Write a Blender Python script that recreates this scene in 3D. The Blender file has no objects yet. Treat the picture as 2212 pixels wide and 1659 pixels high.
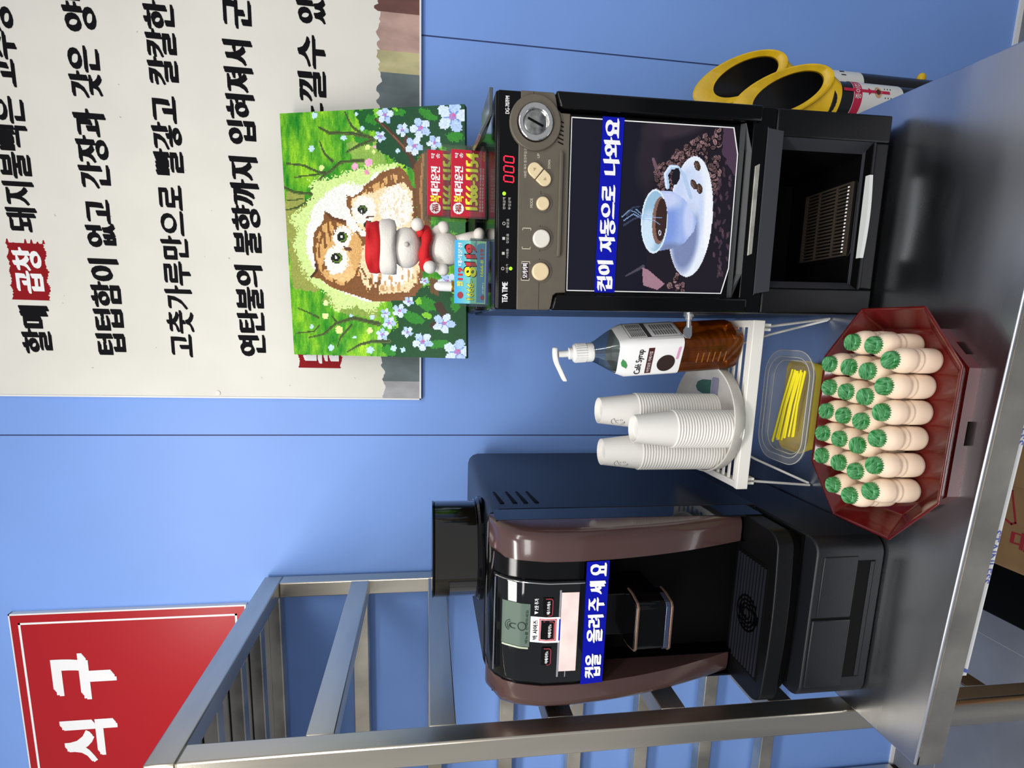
import bpy, bmesh, math, random
import numpy as np
from mathutils import Vector, Matrix
S = bpy.context.scene
C = S.collection
PI = math.pi
random.seed(5)

# ------------------------------------------------------------------ camera
cam = bpy.data.cameras.new('camera'); camo = bpy.data.objects.new('camera', cam); C.objects.link(camo)
# the phone was held on its side, so the frame's right-hand edge points at the floor
RT = Vector((.984111, .177540, .002148)); DN = Vector((.027088, -.138172, -.990038)); FW = Vector((-.175475, .974365, -.140786))
camo.matrix_world = Matrix(((DN.x, RT.x, -FW.x, 0), (DN.y, RT.y, -FW.y, 0), (DN.z, RT.z, -FW.z, .74), (0, 0, 0, 1)))
cam.sensor_width = 36; cam.lens = 1180 / 2212 * 36; cam.shift_x = .00769; cam.shift_y = .0418; cam.clip_start = .02
S.camera = camo
# ------------------------------------------------------------------ world, lights, exposure
W = bpy.data.worlds.new('room_light'); S.world = W; W.use_nodes = True
W.node_tree.nodes['Background'].inputs[0].default_value = (.93, .95, 1, 1); W.node_tree.nodes['Background'].inputs[1].default_value = .42
def area(loc, rot, sx, sy, power, col):
    l = bpy.data.lights.new('ceiling_lamp', 'AREA'); l.shape = 'RECTANGLE'; l.size = sx; l.size_y = sy; l.energy = power; l.color = col
    o = bpy.data.objects.new('ceiling_lamp', l); C.objects.link(o); o.location = loc; o.rotation_euler = rot
area((-.95, -.15, 1.85), (math.radians(16), math.radians(-8), 0), 1.2, .25, 26, (1, .97, .92))
area((.75, -.45, 1.85), (math.radians(18), math.radians(6), 0), 1.2, .25, 13, (1, .97, .92))
area((-.3, -1.5, 1.75), (math.radians(38), 0, 0), 1.8, .4, 26, (1, .98, .95))
S.view_settings.view_transform = 'Standard'; S.view_settings.look = 'None'; S.view_settings.gamma = 1; S.view_settings.use_curve_mapping = False
S.view_settings.exposure = 0.12

# ------------------------------------------------------------------ helpers
def lin(c):
    if isinstance(c, str): c = [int(c[i:i + 2], 16) for i in (0, 2, 4)]
    return [((v / 255) / 12.92 if v / 255 <= .04045 else ((v / 255 + .055) / 1.055) ** 2.4) for v in c]
def mat(name, col, rough=.5, metal=0, coat=0, trans=0, emit=0, var=0, vscale=8, vstretch=(1, 1, 1), bump=0, bscale=40, sss=0, spec=.5, rvar=0, ior=1.45, col2=None):
    m = bpy.data.materials.new(name); m.use_nodes = True; nt = m.node_tree; b = nt.nodes['Principled BSDF']; I = b.inputs
    c = lin(col); I['Base Color'].default_value = (*c, 1); I['Roughness'].default_value = rough; I['Metallic'].default_value = metal
    I['Coat Weight'].default_value = coat; I['Coat Roughness'].default_value = .05; I['Transmission Weight'].default_value = trans; I['IOR'].default_value = ior
    I['Specular IOR Level'].default_value = spec
    if sss: I['Subsurface Weight'].default_value = sss; I['Subsurface Radius'].default_value = (.01, .006, .004); I['Subsurface Scale'].default_value = 1
    if emit: I['Emission Color'].default_value = (*c, 1); I['Emission Strength'].default_value = emit
    if var or bump or rvar:
        tc = nt.nodes.new('ShaderNodeTexCoord'); mp = nt.nodes.new('ShaderNodeMapping'); mp.inputs['Scale'].default_value = vstretch
        nt.links.new(tc.outputs['Object'], mp.inputs[0])
        n = nt.nodes.new('ShaderNodeTexNoise'); n.inputs['Scale'].default_value = vscale; n.inputs['Detail'].default_value = 5; nt.links.new(mp.outputs[0], n.inputs[0])
        r = nt.nodes.new('ShaderNodeValToRGB'); r.color_ramp.elements[0].position = .35; r.color_ramp.elements[1].position = .65; nt.links.new(n.outputs['Fac'], r.inputs[0])
        if var:
            c2 = lin(col2) if col2 else [v * (1 - var) for v in c]
            r.color_ramp.elements[0].color = (*c2, 1); r.color_ramp.elements[1].color = (*[min(1, v * (1 + var * .3)) for v in c], 1)
            nt.links.new(r.outputs[0], I['Base Color'])
        if rvar:
            mr = nt.nodes.new('ShaderNodeMapRange'); mr.inputs['To Min'].default_value = rough - rvar; mr.inputs['To Max'].default_value = rough + rvar
            mr.inputs['From Min'].default_value = .3; mr.inputs['From Max'].default_value = .7
            nt.links.new(n.outputs['Fac'], mr.inputs[0]); nt.links.new(mr.outputs[0], I['Roughness'])
        if bump:
            n2 = nt.nodes.new('ShaderNodeTexNoise'); n2.inputs['Scale'].default_value = bscale; n2.inputs['Detail'].default_value = 4; nt.links.new(mp.outputs[0], n2.inputs[0])
            bp = nt.nodes.new('ShaderNodeBump'); bp.inputs['Strength'].default_value = bump; bp.inputs['Distance'].default_value = .002
            nt.links.new(n2.outputs['Fac'], bp.inputs['Height']); nt.links.new(bp.outputs[0], I['Normal'])
    return m
def clear(name, tint, gloss=.12, rough=.05, haze=0, hcol='ffffff'):      # thin clear plastic: see-through sheet with a reflecting skin
    m = bpy.data.materials.new(name); m.use_nodes = True; nt = m.node_tree; nt.nodes.clear()
    out = nt.nodes.new('ShaderNodeOutputMaterial'); t = nt.nodes.new('ShaderNodeBsdfTransparent'); t.inputs[0].default_value = (*lin(tint), 1)
    g = nt.nodes.new('ShaderNodeBsdfGlossy'); g.inputs['Roughness'].default_value = rough
    f = nt.nodes.new('ShaderNodeLayerWeight'); f.inputs[0].default_value = .35
    mr = nt.nodes.new('ShaderNodeMapRange'); mr.inputs['To Min'].default_value = gloss * .4; mr.inputs['To Max'].default_value = min(1, gloss * 4); nt.links.new(f.outputs['Facing'], mr.inputs[0])
    mx = nt.nodes.new('ShaderNodeMixShader'); nt.links.new(mr.outputs[0], mx.inputs[0]); nt.links.new(g.outputs[0], mx.inputs[2])
    src = t
    if haze:
        d = nt.nodes.new('ShaderNodeBsdfDiffuse'); d.inputs[0].default_value = (*lin(hcol), 1)
        tl = nt.nodes.new('ShaderNodeBsdfTranslucent'); tl.inputs[0].default_value = (*lin(hcol), 1)
        a = nt.nodes.new('ShaderNodeMixShader'); a.inputs[0].default_value = .5; nt.links.new(d.outputs[0], a.inputs[1]); nt.links.new(tl.outputs[0], a.inputs[2])
        h = nt.nodes.new('ShaderNodeMixShader'); h.inputs[0].default_value = haze; nt.links.new(t.outputs[0], h.inputs[1]); nt.links.new(a.outputs[0], h.inputs[2]); src = h
    nt.links.new(src.outputs[0], mx.inputs[1]); nt.links.new(mx.outputs[0], out.inputs[0])
    return m
def artmat(name, rough=.5, bump=0):
    m = bpy.data.materials.new(name); m.use_nodes = True; nt = m.node_tree; b = nt.nodes['Principled BSDF']; b.inputs['Roughness'].default_value = rough; b.inputs['Specular IOR Level'].default_value = .18
    a = nt.nodes.new('ShaderNodeAttribute'); a.attribute_name = 'ink'; nt.links.new(a.outputs['Color'], b.inputs['Base Color'])
    return m

_tc = {}
def glyphs(s):
    if s not in _tc:
        c = bpy.data.curves.new('t', 'FONT'); c.body = s; c.resolution_u = 3; o = bpy.data.objects.new('t', c); C.objects.link(o)
        ev = o.evaluated_get(bpy.context.evaluated_depsgraph_get()); me = ev.to_mesh()
        v = np.array([q.co[:2] for q in me.vertices]); f = [list(p.vertices) for p in me.polygons]; ev.to_mesh_clear()
        bpy.data.objects.remove(o); bpy.data.curves.remove(c)
        v = v - v.min(0); _tc[s] = (v, f, v.max(0))
    return _tc[s]

class MB:
    def __init__(s): s.v = []; s.f = []; s.mi = []; s.cur = 0
    def m(s, i): s.cur = i; return s
    def add(s, vs, fs):
        n = len(s.v); s.v += [tuple(p) for p in vs]; s.f += [[i + n for i in f] for f in fs]; s.mi += [s.cur] * len(fs); return s
    def box(s, x0, x1, y0, y1, z0, z1):
        return s.add([(x0, y0, z0), (x1, y0, z0), (x1, y1, z0), (x0, y1, z0), (x0, y0, z1), (x1, y0, z1), (x1, y1, z1), (x0, y1, z1)],
                     [(0, 3, 2, 1), (4, 5, 6, 7), (0, 1, 5, 4), (1, 2, 6, 5), (2, 3, 7, 6), (3, 0, 4, 7)])
    def loft(s, rings, cap=True, closed=True):
        n = len(rings[0]); vs = [p for r in rings for p in r]; fs = []
        for k in range(len(rings) - 1):
            for i in range(n if closed else n - 1):
                j = (i + 1) % n; fs.append((k * n + i, k * n + j, (k + 1) * n + j, (k + 1) * n + i))
        if cap: fs.append(list(range(n))[::-1]); fs.append([(len(rings) - 1) * n + i for i in range(n)])
        return s.add(vs, fs)
    def prism(s, pts, axis, a0, a1):          # outline in the two other axes, pushed along axis
        def p(q, a): return (a, q[0], q[1]) if axis == 'x' else (q[0], a, q[1]) if axis == 'y' else (q[0], q[1], a)
        return s.loft([[p(q, a0) for q in pts], [p(q, a1) for q in pts]])
    def quad(s, a, b, c, d): return s.add([a, b, c, d], [(0, 1, 2, 3)])
    def poly(s, pts): return s.add(pts, [list(range(len(pts)))])
    def lathe(s, prof, c=(0, 0, 0), n=28, cap=True, sx=1, sy=1):
        return s.loft([[(c[0] + r * sx * math.cos(2 * PI * i / n), c[1] + r * sy * math.sin(2 * PI * i / n), c[2] + z) for i in range(n)] for r, z in prof], cap)
    def disc(s, c, r, h, ax='y', n=24):       # short cylinder facing the viewer (towards -y)
        rg = lambda a, rr: [(c[0] + rr * math.cos(2 * PI * i / n), a, c[2] + rr * math.sin(2 * PI * i / n)) for i in range(n)]
        return s.loft([rg(c[1], r), rg(c[1] - h * .7, r), rg(c[1] - h, r * .88)])
    def ring(s, c, r0, r1, h, n=32):          # flat ring facing -y
        rg = lambda a, rr: [(c[0] + rr * math.cos(2 * PI * i / n), a, c[2] + rr * math.sin(2 * PI * i / n)) for i in range(n)]
        return s.loft([rg(c[1], r1), rg(c[1] - h, r1), rg(c[1] - h, r0), rg(c[1], r0)], cap=False)
    def ball(s, c, rx, ry=None, rz=None, n=18, k=10, rot=None):
        ry = ry or rx; rz = rz or rx; R = rot or Matrix.Identity(3); rings = []
        for j in range(k + 1):
            t = -PI / 2 + PI * j / k; cr = max(math.cos(t), .02)
            rings.append([tuple(Vector(c) + R @ Vector((rx * cr * math.cos(2 * PI * i / n), ry * cr * math.sin(2 * PI * i / n), rz * math.sin(t)))) for i in range(n)])
        return s.loft(rings)
    def tube(s, pts, r, n=10, cap=True):
        pts = [Vector(p) for p in pts]; rings = []; up = None
        for i, p in enumerate(pts):
            d = (pts[min(i + 1, len(pts) - 1)] - pts[max(i - 1, 0)]).normalized()
            if up is None: up = d.orthogonal().normalized()
            up = (up - d * up.dot(d)).normalized(); b = d.cross(up); rr = r[i] if isinstance(r, (list, tuple)) else r
            rings.append([tuple(p + (up * math.cos(2 * PI * k / n) + b * math.sin(2 * PI * k / n)) * rr) for k in range(n)])
        return s.loft(rings, cap)
    def text(s, t, O, R, U, w, h, bold=0, vb=0, copies=3):     # lettering fitted to a w x h box whose lower left corner is O
        v, f, mx = glyphs(t); O = Vector(O); R = Vector(R).normalized(); U = Vector(U).normalized(); N = R.cross(U) * 2.5e-5
        for k in range(copies if bold or vb else 1):
            q = (k / (copies - 1) - .5) if (bold or vb) else 0
            s.add([O + N * k + R * (bold / 2 + p[0] / mx[0] * (w - bold) + q * bold) + U * (vb / 2 + p[1] / mx[1] * (h - vb) + (q if k != 1 else 0) * vb) for p in v], f)
        return s
    def stroke(s, pts, wd, put):              # flat ribbon; put((a, b)) gives the 3D point
        for (a, b) in zip(pts[:-1], pts[1:]):
            dx, dy = b[0] - a[0], b[1] - a[1]; L = math.hypot(dx, dy) or 1; nx, ny = -dy / L * wd / 2, dx / L * wd / 2; ex, ey = dx / L * wd * .3, dy / L * wd * .3
            s.poly([put((a[0] + nx - ex, a[1] + ny - ey)), put((a[0] - nx - ex, a[1] - ny - ey)), put((b[0] - nx + ex, b[1] - ny + ey)), put((b[0] + nx + ex, b[1] + ny + ey))])
        return s

ORG = {}
def thing(name, label, cat, loc=(0, 0, 0), group=None, rot=None):
    o = bpy.data.objects.new(name, None); C.objects.link(o); o.location = loc; o.empty_display_size = .03
    if rot: o.rotation_euler = rot
    ORG[o.name] = Vector((0, 0, 0)) if rot else Vector(loc)
    o['label'] = label; o['category'] = cat
    if group: o['group'] = group
    return o
def obj(name, mb, m, parent=None, bevel=0, seg=2, smooth=35, sub=0, label=None):
    org = ORG.get(parent.name, Vector((0, 0, 0))) if parent else Vector((0, 0, 0))
    me = bpy.data.meshes.new(name); me.from_pydata([tuple(Vector(p) - org) for p in mb.v], [], mb.f)
    ms = m if isinstance(m, (list, tuple)) else [m]
    for q in ms: me.materials.append(q)
    if len(ms) > 1: me.polygons.foreach_set('material_index', mb.mi)
    bm = bmesh.new(); bm.from_mesh(me); bmesh.ops.recalc_face_normals(bm, faces=bm.faces); bm.to_mesh(me); bm.free()
    if smooth: me.polygons.foreach_set('use_smooth', [True] * len(me.polygons)); me.set_sharp_from_angle(angle=math.radians(smooth))
    o = bpy.data.objects.new(name, me); C.objects.link(o)
    if parent: o.parent = parent
    ORG[o.name] = org
    if bevel:
        b = o.modifiers.new('edge', 'BEVEL'); b.width = bevel; b.segments = seg; b.limit_method = 'ANGLE'; b.angle_limit = math.radians(35); b.harden_normals = False
    if sub: q = o.modifiers.new('round', 'SUBSURF'); q.levels = sub; q.render_levels = sub
    if label: o['label'] = label
    return o
def struct(name, mb, m, **k): o = obj(name, mb, m, **k); o['kind'] = 'structure'; return o
def tag(o, label, cat, group=None):
    o['label'] = label; o['category'] = cat
    if group: o['group'] = group
    return o
def dup(root, loc, label, group=None, name=None):
    r = root.copy(); C.objects.link(r); r.location = loc; r['label'] = label
    if group: r['group'] = group
    for ch in list(root.children):
        c = ch.copy(); C.objects.link(c); c.parent = r
    return r
ORD = 'first second third fourth fifth sixth seventh eighth ninth tenth eleventh twelfth thirteenth fourteenth fifteenth sixteenth seventeenth eighteenth nineteenth twentieth'.split() + ['twenty-' + q for q in 'first second third fourth fifth sixth seventh eighth ninth'.split()] + ['thirtieth'] + ['thirty-' + q for q in 'first second third fourth fifth'.split()]
def rrect(cx, cy, hx, hy, r, n=6):
    pts = []
    for (sx, sy, a0) in ((1, 1, 0), (-1, 1, 90), (-1, -1, 180), (1, -1, 270)):
        for k in range(n + 1):
            a = math.radians(a0 + 90 * k / n); pts.append((cx + sx * (hx - r) + r * math.cos(a), cy + sy * (hy - r) + r * math.sin(a)))
    return pts

class Art:                                    # a printed picture: one colour per cell
    def __init__(s, nu, nv, tl, tr, br, bl, seed=1):
        u = (np.arange(nu) + .5) / nu; v = (np.arange(nv) + .5) / nv; U, V = np.meshgrid(u, v); s.nu, s.nv = nu, nv
        mix = lambda k: tl[k] * (1 - U) * (1 - V) + tr[k] * U * (1 - V) + br[k] * U * V + bl[k] * (1 - U) * V
        s.X, s.Y = mix(0), mix(1); s.rgb = np.zeros((nv, nu, 3)); s.rng = np.random.RandomState(seed)
    def fill(s, mask, col, a=1.0):
        c = np.array([int(col[i:i + 2], 16) for i in (0, 2, 4)], float) if isinstance(col, str) else np.array(col, float)
        k = (mask * a)[..., None]; s.rgb = s.rgb * (1 - k) + c * k; return s
    def ell(s, cx, cy, rx, ry, rot=0, jit=0, soft=0):
        c, q = math.cos(math.radians(rot)), math.sin(math.radians(rot)); dx, dy = s.X - cx, s.Y - cy
        d = np.hypot((dx * c + dy * q) / rx, (-dx * q + dy * c) / ry)
        if jit: d = d + (s.noise(9) - .5) * jit
        return np.clip((1 - d) / soft + .5, 0, 1) if soft else (d < 1).astype(float)
    def poly(s, pts, jit=0):
        X, Y = s.X, s.Y
        if jit: X = X + (s.noise(7) - .5) * jit; Y = Y + (s.noise(7) - .5) * jit
        m = np.zeros(X.shape, bool); n = len(pts)
        for i in range(n):
            (x0, y0), (x1, y1) = pts[i], pts[(i + 1) % n]
            if y0 == y1: continue
            m ^= ((y0 > Y) != (y1 > Y)) & (X < (x1 - x0) * (Y - y0) / (y1 - y0) + x0)
        return m.astype(float)
    def line(s, pts, w0, w1=None):
        w1 = w0 if w1 is None else w1; m = np.zeros(s.X.shape, bool); n = len(pts) - 1
        for i in range(n):
            (x0, y0), (x1, y1) = pts[i], pts[i + 1]; L2 = (x1 - x0) ** 2 + (y1 - y0) ** 2 or 1
            t = np.clip(((s.X - x0) * (x1 - x0) + (s.Y - y0) * (y1 - y0)) / L2, 0, 1)
            d = np.hypot(s.X - x0 - t * (x1 - x0), s.Y - y0 - t * (y1 - y0)); w = w0 + (w1 - w0) * (i + t) / n; m |= d < w / 2
        return m.astype(float)
    def noise(s, sc, sy=None):
        sy = sy or sc; h = s.rng.rand(160, 160); x, y = s.X / sc + 900, s.Y / sy + 900; xi, yi = np.floor(x).astype(int), np.floor(y).astype(int); fx, fy = x - xi, y - yi
        fx, fy = fx * fx * (3 - 2 * fx), fy * fy * (3 - 2 * fy); g = lambda a, b: h[b % 160, a % 160]
        return (g(xi, yi) * (1 - fx) + g(xi + 1, yi) * fx) * (1 - fy) + (g(xi, yi + 1) * (1 - fx) + g(xi + 1, yi + 1) * fx) * fy
    def mesh(s, name, m, parent, put, keep=None):
        nu, nv = s.nu, s.nv; org = ORG.get(parent.name, Vector((0, 0, 0)))
        vs = [tuple(Vector(put(i / nu, j / nv)) - org) for j in range(nv + 1) for i in range(nu + 1)]; fs = []; cs = []
        c = np.clip(s.rgb, 0, 255) / 255; c = np.where(c <= .04045, c / 12.92, ((c + .055) / 1.055) ** 2.4)
        for j in range(nv):
            for i in range(nu):
                if keep is not None and not keep[j, i]: continue
                a = j * (nu + 1) + i; fs.append((a, a + nu + 1, a + nu + 2, a + 1)); cs += [(*c[j, i], 1)] * 4
        me = bpy.data.meshes.new(name); me.from_pydata(vs, [], fs); me.materials.append(m)
        at = me.color_attributes.new('ink', 'FLOAT_COLOR', 'CORNER'); at.data.foreach_set('color', np.array(cs, np.float32).ravel())
        o = bpy.data.objects.new(name, me); C.objects.link(o); o.parent = parent; ORG[o.name] = org; return o

# ------------------------------------------------------------------ materials
M_wall = mat('painted_blue_panel', '7da3e8', .42, var=.07, vscale=2.2, spec=.35)
M_seam = mat('dark_seam', '2c3c6c', .7)
M_floor = mat('grey_floor_tile', '767b85', .35, var=.2, vscale=5)
M_grout = mat('grout', '8a8c92', .8)
M_steel = mat('brushed_steel', 'ddd5c4', .32, 1, var=.22, vscale=7, vstretch=(1, 1, .12), rvar=.10)
M_steelside = mat('worn_steel', 'd8d0c0', .36, 1, var=.28, vscale=9, vstretch=(1, .2, 1), rvar=.1)
M_top = mat('table_steel', 'c3c6cc', .27, 1, var=.2, vscale=5, vstretch=(.4, 1.6, 1), rvar=.08)
M_black = mat('black_satin_plastic', '08080a', .40, spec=.28, bump=.06, bscale=400)
M_gloss = mat('black_gloss_plastic', '040405', .12, spec=.3)
M_glass = mat('black_glass', '05070b', .05, spec=.6)
M_dark = mat('dark_recess', '040404', .6, spec=.12)  # near-black: painted shade for slots and gaps, also real black feet
M_taupe = mat('taupe_panel', '5d564b', .45, var=.06, vscale=60)
M_chrome = mat('chrome', 'd8d8d6', .12, 1)
M_silver = mat('brushed_silver_strip', 'c9c6ba', .35, .7, var=.25, vscale=60)
M_cream = mat('cream_button', 'd9c6a0', .35)
M_ivory = mat('ivory_button', 'd8d4ca', .3)
M_white = mat('white_plastic', 'e6e6e4', .4)
M_print = mat('white_ink', 'ececed', .6, spec=.15)
M_printgrey = mat('pale_grey_ink', 'b9b7b2', .6)
M_blacki = mat('black_ink', '0d0c10', .7, spec=.12)
M_blue = mat('cobalt_sticker', '0510a4', .35, spec=.25)
M_redled = mat('red_digit', 'ff1530', .5, emit=2.2)
M_greenled = mat('green_lamp', '86e81c', .5, emit=1.3)
M_brown = mat('cocoa_gloss_trim', '4b3634', .2, coat=.35)
M_paper = mat('white_paper_cup', 'dedcd7', .65)
M_dish = mat('speckled_dish', 'd3cfc8', .5, var=.12, vscale=30)
M_rack = mat('white_shelf_plastic', 'e4e2dc', .45)
M_lac = mat('red_lacquer', '560f0d', .16, coat=.5, var=.4, vscale=12)
M_yog = mat('cream_yogurt_bottle', 'efd9c2', .28, sss=.4)
M_foil = mat('green_foil', '1d7a33', .26, .4, var=.3, vscale=90, vstretch=(1, 3.2, 1), col2='7cc48a', bump=.3, bscale=260)
M_amber = mat('amber_syrup', '9a4c0c', .12, trans=.82, var=.4, vscale=25, ior=1.35)
M_yellow = mat('yellow_plastic', 'e8bd17', .38, var=.15, vscale=40)
M_straw = mat('yellow_straw', 'f0e22c', .3)
M_felt = mat('white_felt', 'dedad2', .85, bump=.3, bscale=300)
M_redfelt = mat('red_velvet', 'c4141c', .75, bump=.25, bscale=200)
M_card = mat('cardboard', 'a9865c', .8, var=.08, vscale=30)
M_redink = mat('red_ink', 'b03038', .7)
M_art = artmat('diamond_dots', .38)
M_picture = artmat('printed_panel', .2)
M_board = mat('cream_board', 'dfddd4', .35, spec=.35, var=.05, vscale=6)
M_acryl = clear('clear_acrylic', 'eef4f2', .16)
M_pet = clear('clear_bottle', 'eaf0ef', .22)
M_tub = clear('frosted_tub', 'f2f2ee', .14, .25, haze=.20)

# ------------------------------------------------------------------ the room
WY = 1.40; FZ = -.80
struct('wall_back', MB().box(-2.6, 2.6, WY, WY + .08, FZ, 2.3), M_wall)
seams = MB()
for x in (-1.205, -.2745, .656, 1.587): seams.box(x - .0014, x + .0014, WY - .0006, WY + .001, FZ, 2.3)
struct('trim_1', seams, M_seam)
struct('baseboard_back', MB().box(-2.6, 2.6, WY - .006, WY, FZ, FZ + .012), M_white)
struct('floor', MB().box(-2.6, 2.6, -2.6, WY + .08, FZ - .05, FZ), M_floor)
g = MB()
for k in range(-4, 5): g.box(k * .6 - .203, k * .6 - .200, -2.6, WY, FZ, FZ + .0006)
for k in range(-4, 3): g.box(-2.6, 2.6, k * .6 + .06, k * .6 + .063, FZ, FZ + .0006)
struct('trim_2', g, M_grout)
# ------------------------------------------------------------------ stainless table
t = thing('steel_table', 'stainless steel work table carrying the two coffee machines', 'table', (-.12, .98, FZ))
TQ = [(-.640, .635), (.372, .592), (.402, 1.335), (-.628, 1.36)]
obj('tabletop', MB().prism(TQ, 'z', -.006, 0), M_top, t, bevel=.0025, seg=2)
ap = MB(); n = 4
for i in range(4):
    a, b = Vector(TQ[i]), Vector(TQ[(i + 1) % 4]); d = (b - a).normalized(); q = Vector((-d.y, d.x))
    ap.prism([tuple(a), tuple(b), tuple(b + q * .014), tuple(a + q * .014)], 'z', -.046, -.0060)
obj('apron', ap, M_steelside, t)
fl = MB(); fd = (Vector(TQ[1]) - Vector(TQ[0])).normalized(); fo = Vector(TQ[0]) + fd * .15 + Vector((-fd.y, fd.x)) * .005
fq = fo + fd * .83; nn = Vector((-fd.y, fd.x)) * .0012
fm = obj('protective_film', MB().prism([tuple(fo), tuple(fq), tuple(fq + nn), tuple(fo + nn)], 'z', -.0590, -.046), M_white, t, label='white protective film strip left under the front apron')
ft = MB()
for k in range(4):
    o_ = fo + fd * (.232 + k * .205) - nn * .5
    ft.text('STAINLESS', (o_.x, o_.y, -.0455), (-fd.x, -fd.y, 0), (0, 0, -1), .082, .0125, bold=.0003)
o_ = fo - nn * .5
ft.quad(*[(o_.x + fd.x * a, o_.y + fd.y * a, z) for a, z in ((.004, -.0590), (.010, -.0590), (.0035 + .012, -.0465), (.0095, -.0465))])
obj('film_lettering', ft, mat('film_blue_ink', '5a68b8', .5), fm, label='blue STAINLESS lettering')
for (x, y) in ((-.592, .68), (.335, .64), (.36, 1.29), (-.585, 1.30)):
    obj('leg', MB().tube([(x, y, FZ + .03), (x, y, -.046)], .019, 20), M_steel, t)
obj('brace', MB().tube([(-.585, 1.30, -.62), (.36, 1.29, -.62)], .013, 12).tube([(.36, 1.29, -.62), (.335, .64, -.62)], .013, 12), M_steel, t)
for (x, y) in ((-.592, .68), (.335, .64), (.36, 1.29), (-.585, 1.30)):
    obj('foot', MB().lathe([(.014, 0), (.017, .004), (.015, .03)], (x, y, FZ), 16), M_black, t)

# cardboard box lying under the table on an added black block imitating shade
t = thing('cardboard_box', 'brown cardboard box with red lettering on top, under the table', 'box', (-.21, 1.03, -.70))
bx = MB().box(-.441, -.02, .80, 1.26, -.70, -.40); obj('carton', bx, M_card, t, bevel=.004)
obj('flap', MB().prism([(-.274, .80), (-.02, .80), (-.02, 1.26), (-.274, 1.26)], 'z', -.4, -.3965), M_card, t, bevel=.001)
bt = MB(); Z = -.3993
bt.text('대', (-.395, .872, Z), (0, -1, 0), (1, 0, 0), .034, .036, bold=.004); bt.text('단', (-.395, .832, Z), (0, -1, 0), (1, 0, 0), .034, .036, bold=.004)
bt.text('마', (-.350, .815, Z), (0, -1, 0), (1, 0, 0), .05, .06, bold=.008)
bt.stroke([(-.335, .905), (-.285, .905), (-.275, .895), (-.285, .885), (-.345, .868), (-.350, .875), (-.335, .905)], .004, lambda p: (p[0], p[1], Z))
obj('box_lettering', bt, M_redink, t)
t = thing('shade_block', 'added black block imitating the shade on the floor under the cardboard box', 'block', (-.21, 1.03, FZ))
obj('shell', MB().box(-.69, .0, .82, 1.275, FZ, -.702), M_dark, t, bevel=.006)  # block added to give the dark band below the carton

# ------------------------------------------------------------------ steel rack on the left
t = thing('tray_rack', 'tall stainless steel tray rack standing left of the table', 'rack', (-.97, 1.08, FZ))
RX = -.645; RF = .765; RB = 1.35; PW = .040; LX = -1.42
for (x, y) in ((RX - PW, RF), (RX - PW, RB), (LX, RF), (LX, RB)):
    obj('post', MB().box(x, x + PW, y, y + PW, FZ + .02, 1.107), M_steel, t, bevel=.003)
    obj('foot', MB().box(x + .004, x + PW - .004, y + .004, y + PW - .004, FZ, FZ + .02), M_black, t)
for x in (RX - PW, LX): obj('top_rail', MB().box(x, x + PW, RF, RB + PW, 1.107, 1.152), M_steelside, t, bevel=.003)
for y in (RF, RB): obj('top_rail', MB().box(LX + PW, RX - PW, y, y + PW, 1.107, 1.152), M_steelside, t, bevel=.003)
obj('top_sheet', MB().box(LX + PW + .001, RX - PW - .001, RF + PW + .001, RB - .001, 1.136, 1.139), M_top, t)
for y in (.93, 1.06, 1.19): obj('cross_bar', MB().box(LX + PW, RX - PW, y, y + .028, 1.108, 1.135), M_steelside, t, bevel=.002)
for i, z in enumerate((.930, .735, .535, .332, .128, -.075, -.28)):
    for x in (RX - PW, LX): obj('side_runner', MB().box(x + .001, x + PW - .001, RF + PW, RB, z - .045, z), M_steelside, t, bevel=.002)
    obj('back_rail', MB().box(LX + PW, RX - PW, RB + .001, RB + PW - .001, z - .04, z), M_steelside, t, bevel=.002)

# ------------------------------------------------------------------ menu board and red sign on the wall
BY = 1.388
t = thing('menu_board', 'large cream wall board with black Korean brush lettering', 'sign', (.55, WY, .757))
obj('panel', MB().box(-.178, 1.35, BY, WY, .757, 2.2), M_board, t, bevel=.0008)
obj('edge_frame', MB().box(-.181, -.1775, BY - .002, WY, .754, 2.2).box(-.181, 1.35, BY - .002, WY, .7535, .7575), M_white, t)
tx = MB(); R_, U_ = (1, 0, 0), (0, 0, 1); TY = BY - .0006
LINES = [('할매', -.083, .024, 1.583, .062), ('돼지불빽은', .181, .455, 1.584, .062), ('고추장', .473, .632, 1.586, .060),
         ('텁텁함이', -.083, .132, 1.429, .064), ('없고', .156, .258, 1.429, .062), ('간장과', .280, .442, 1.428, .065), ('갖은', .463, .565, 1.428, .065), ('양념', .590, .698, 1.428, .065),
         ('고춧가루만으로', -.085, .297, 1.278, .060), ('빨갛고', .317, .480, 1.276, .062), ('칼칼한', .501, .665, 1.274, .062),
         ('연탄불의', -.080, .131, 1.120, .063), ('불향까지', .153, .367, 1.119, .063), ('입혀져서', .392, .604, 1.119, .062), ('군침', .626, .745, 1.117, .062),
         ('느낄수', .423, .628, .964, .062), ('있', .650, .701, .961, .063), ('습니다', .71, .87, .961, .062)]
for k in range(5):
    tx = MB()
    for s_, x0, x1, z, h in LINES:
        if abs(z - (1.585, 1.429, 1.277, 1.119, .963)[k]) < .03: tx.text(s_, (x0, TY, z), R_, U_, x1 - x0, h, bold=.0072 if len(s_) < 5 else .0050, vb=.003, copies=5)
    obj('lettering_line', tx, M_blacki, t, smooth=0)
M_stamp = mat('stamp_red', '8c1018', .6, spec=.15)
rs = MB(); rnd = random.Random(3)
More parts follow.
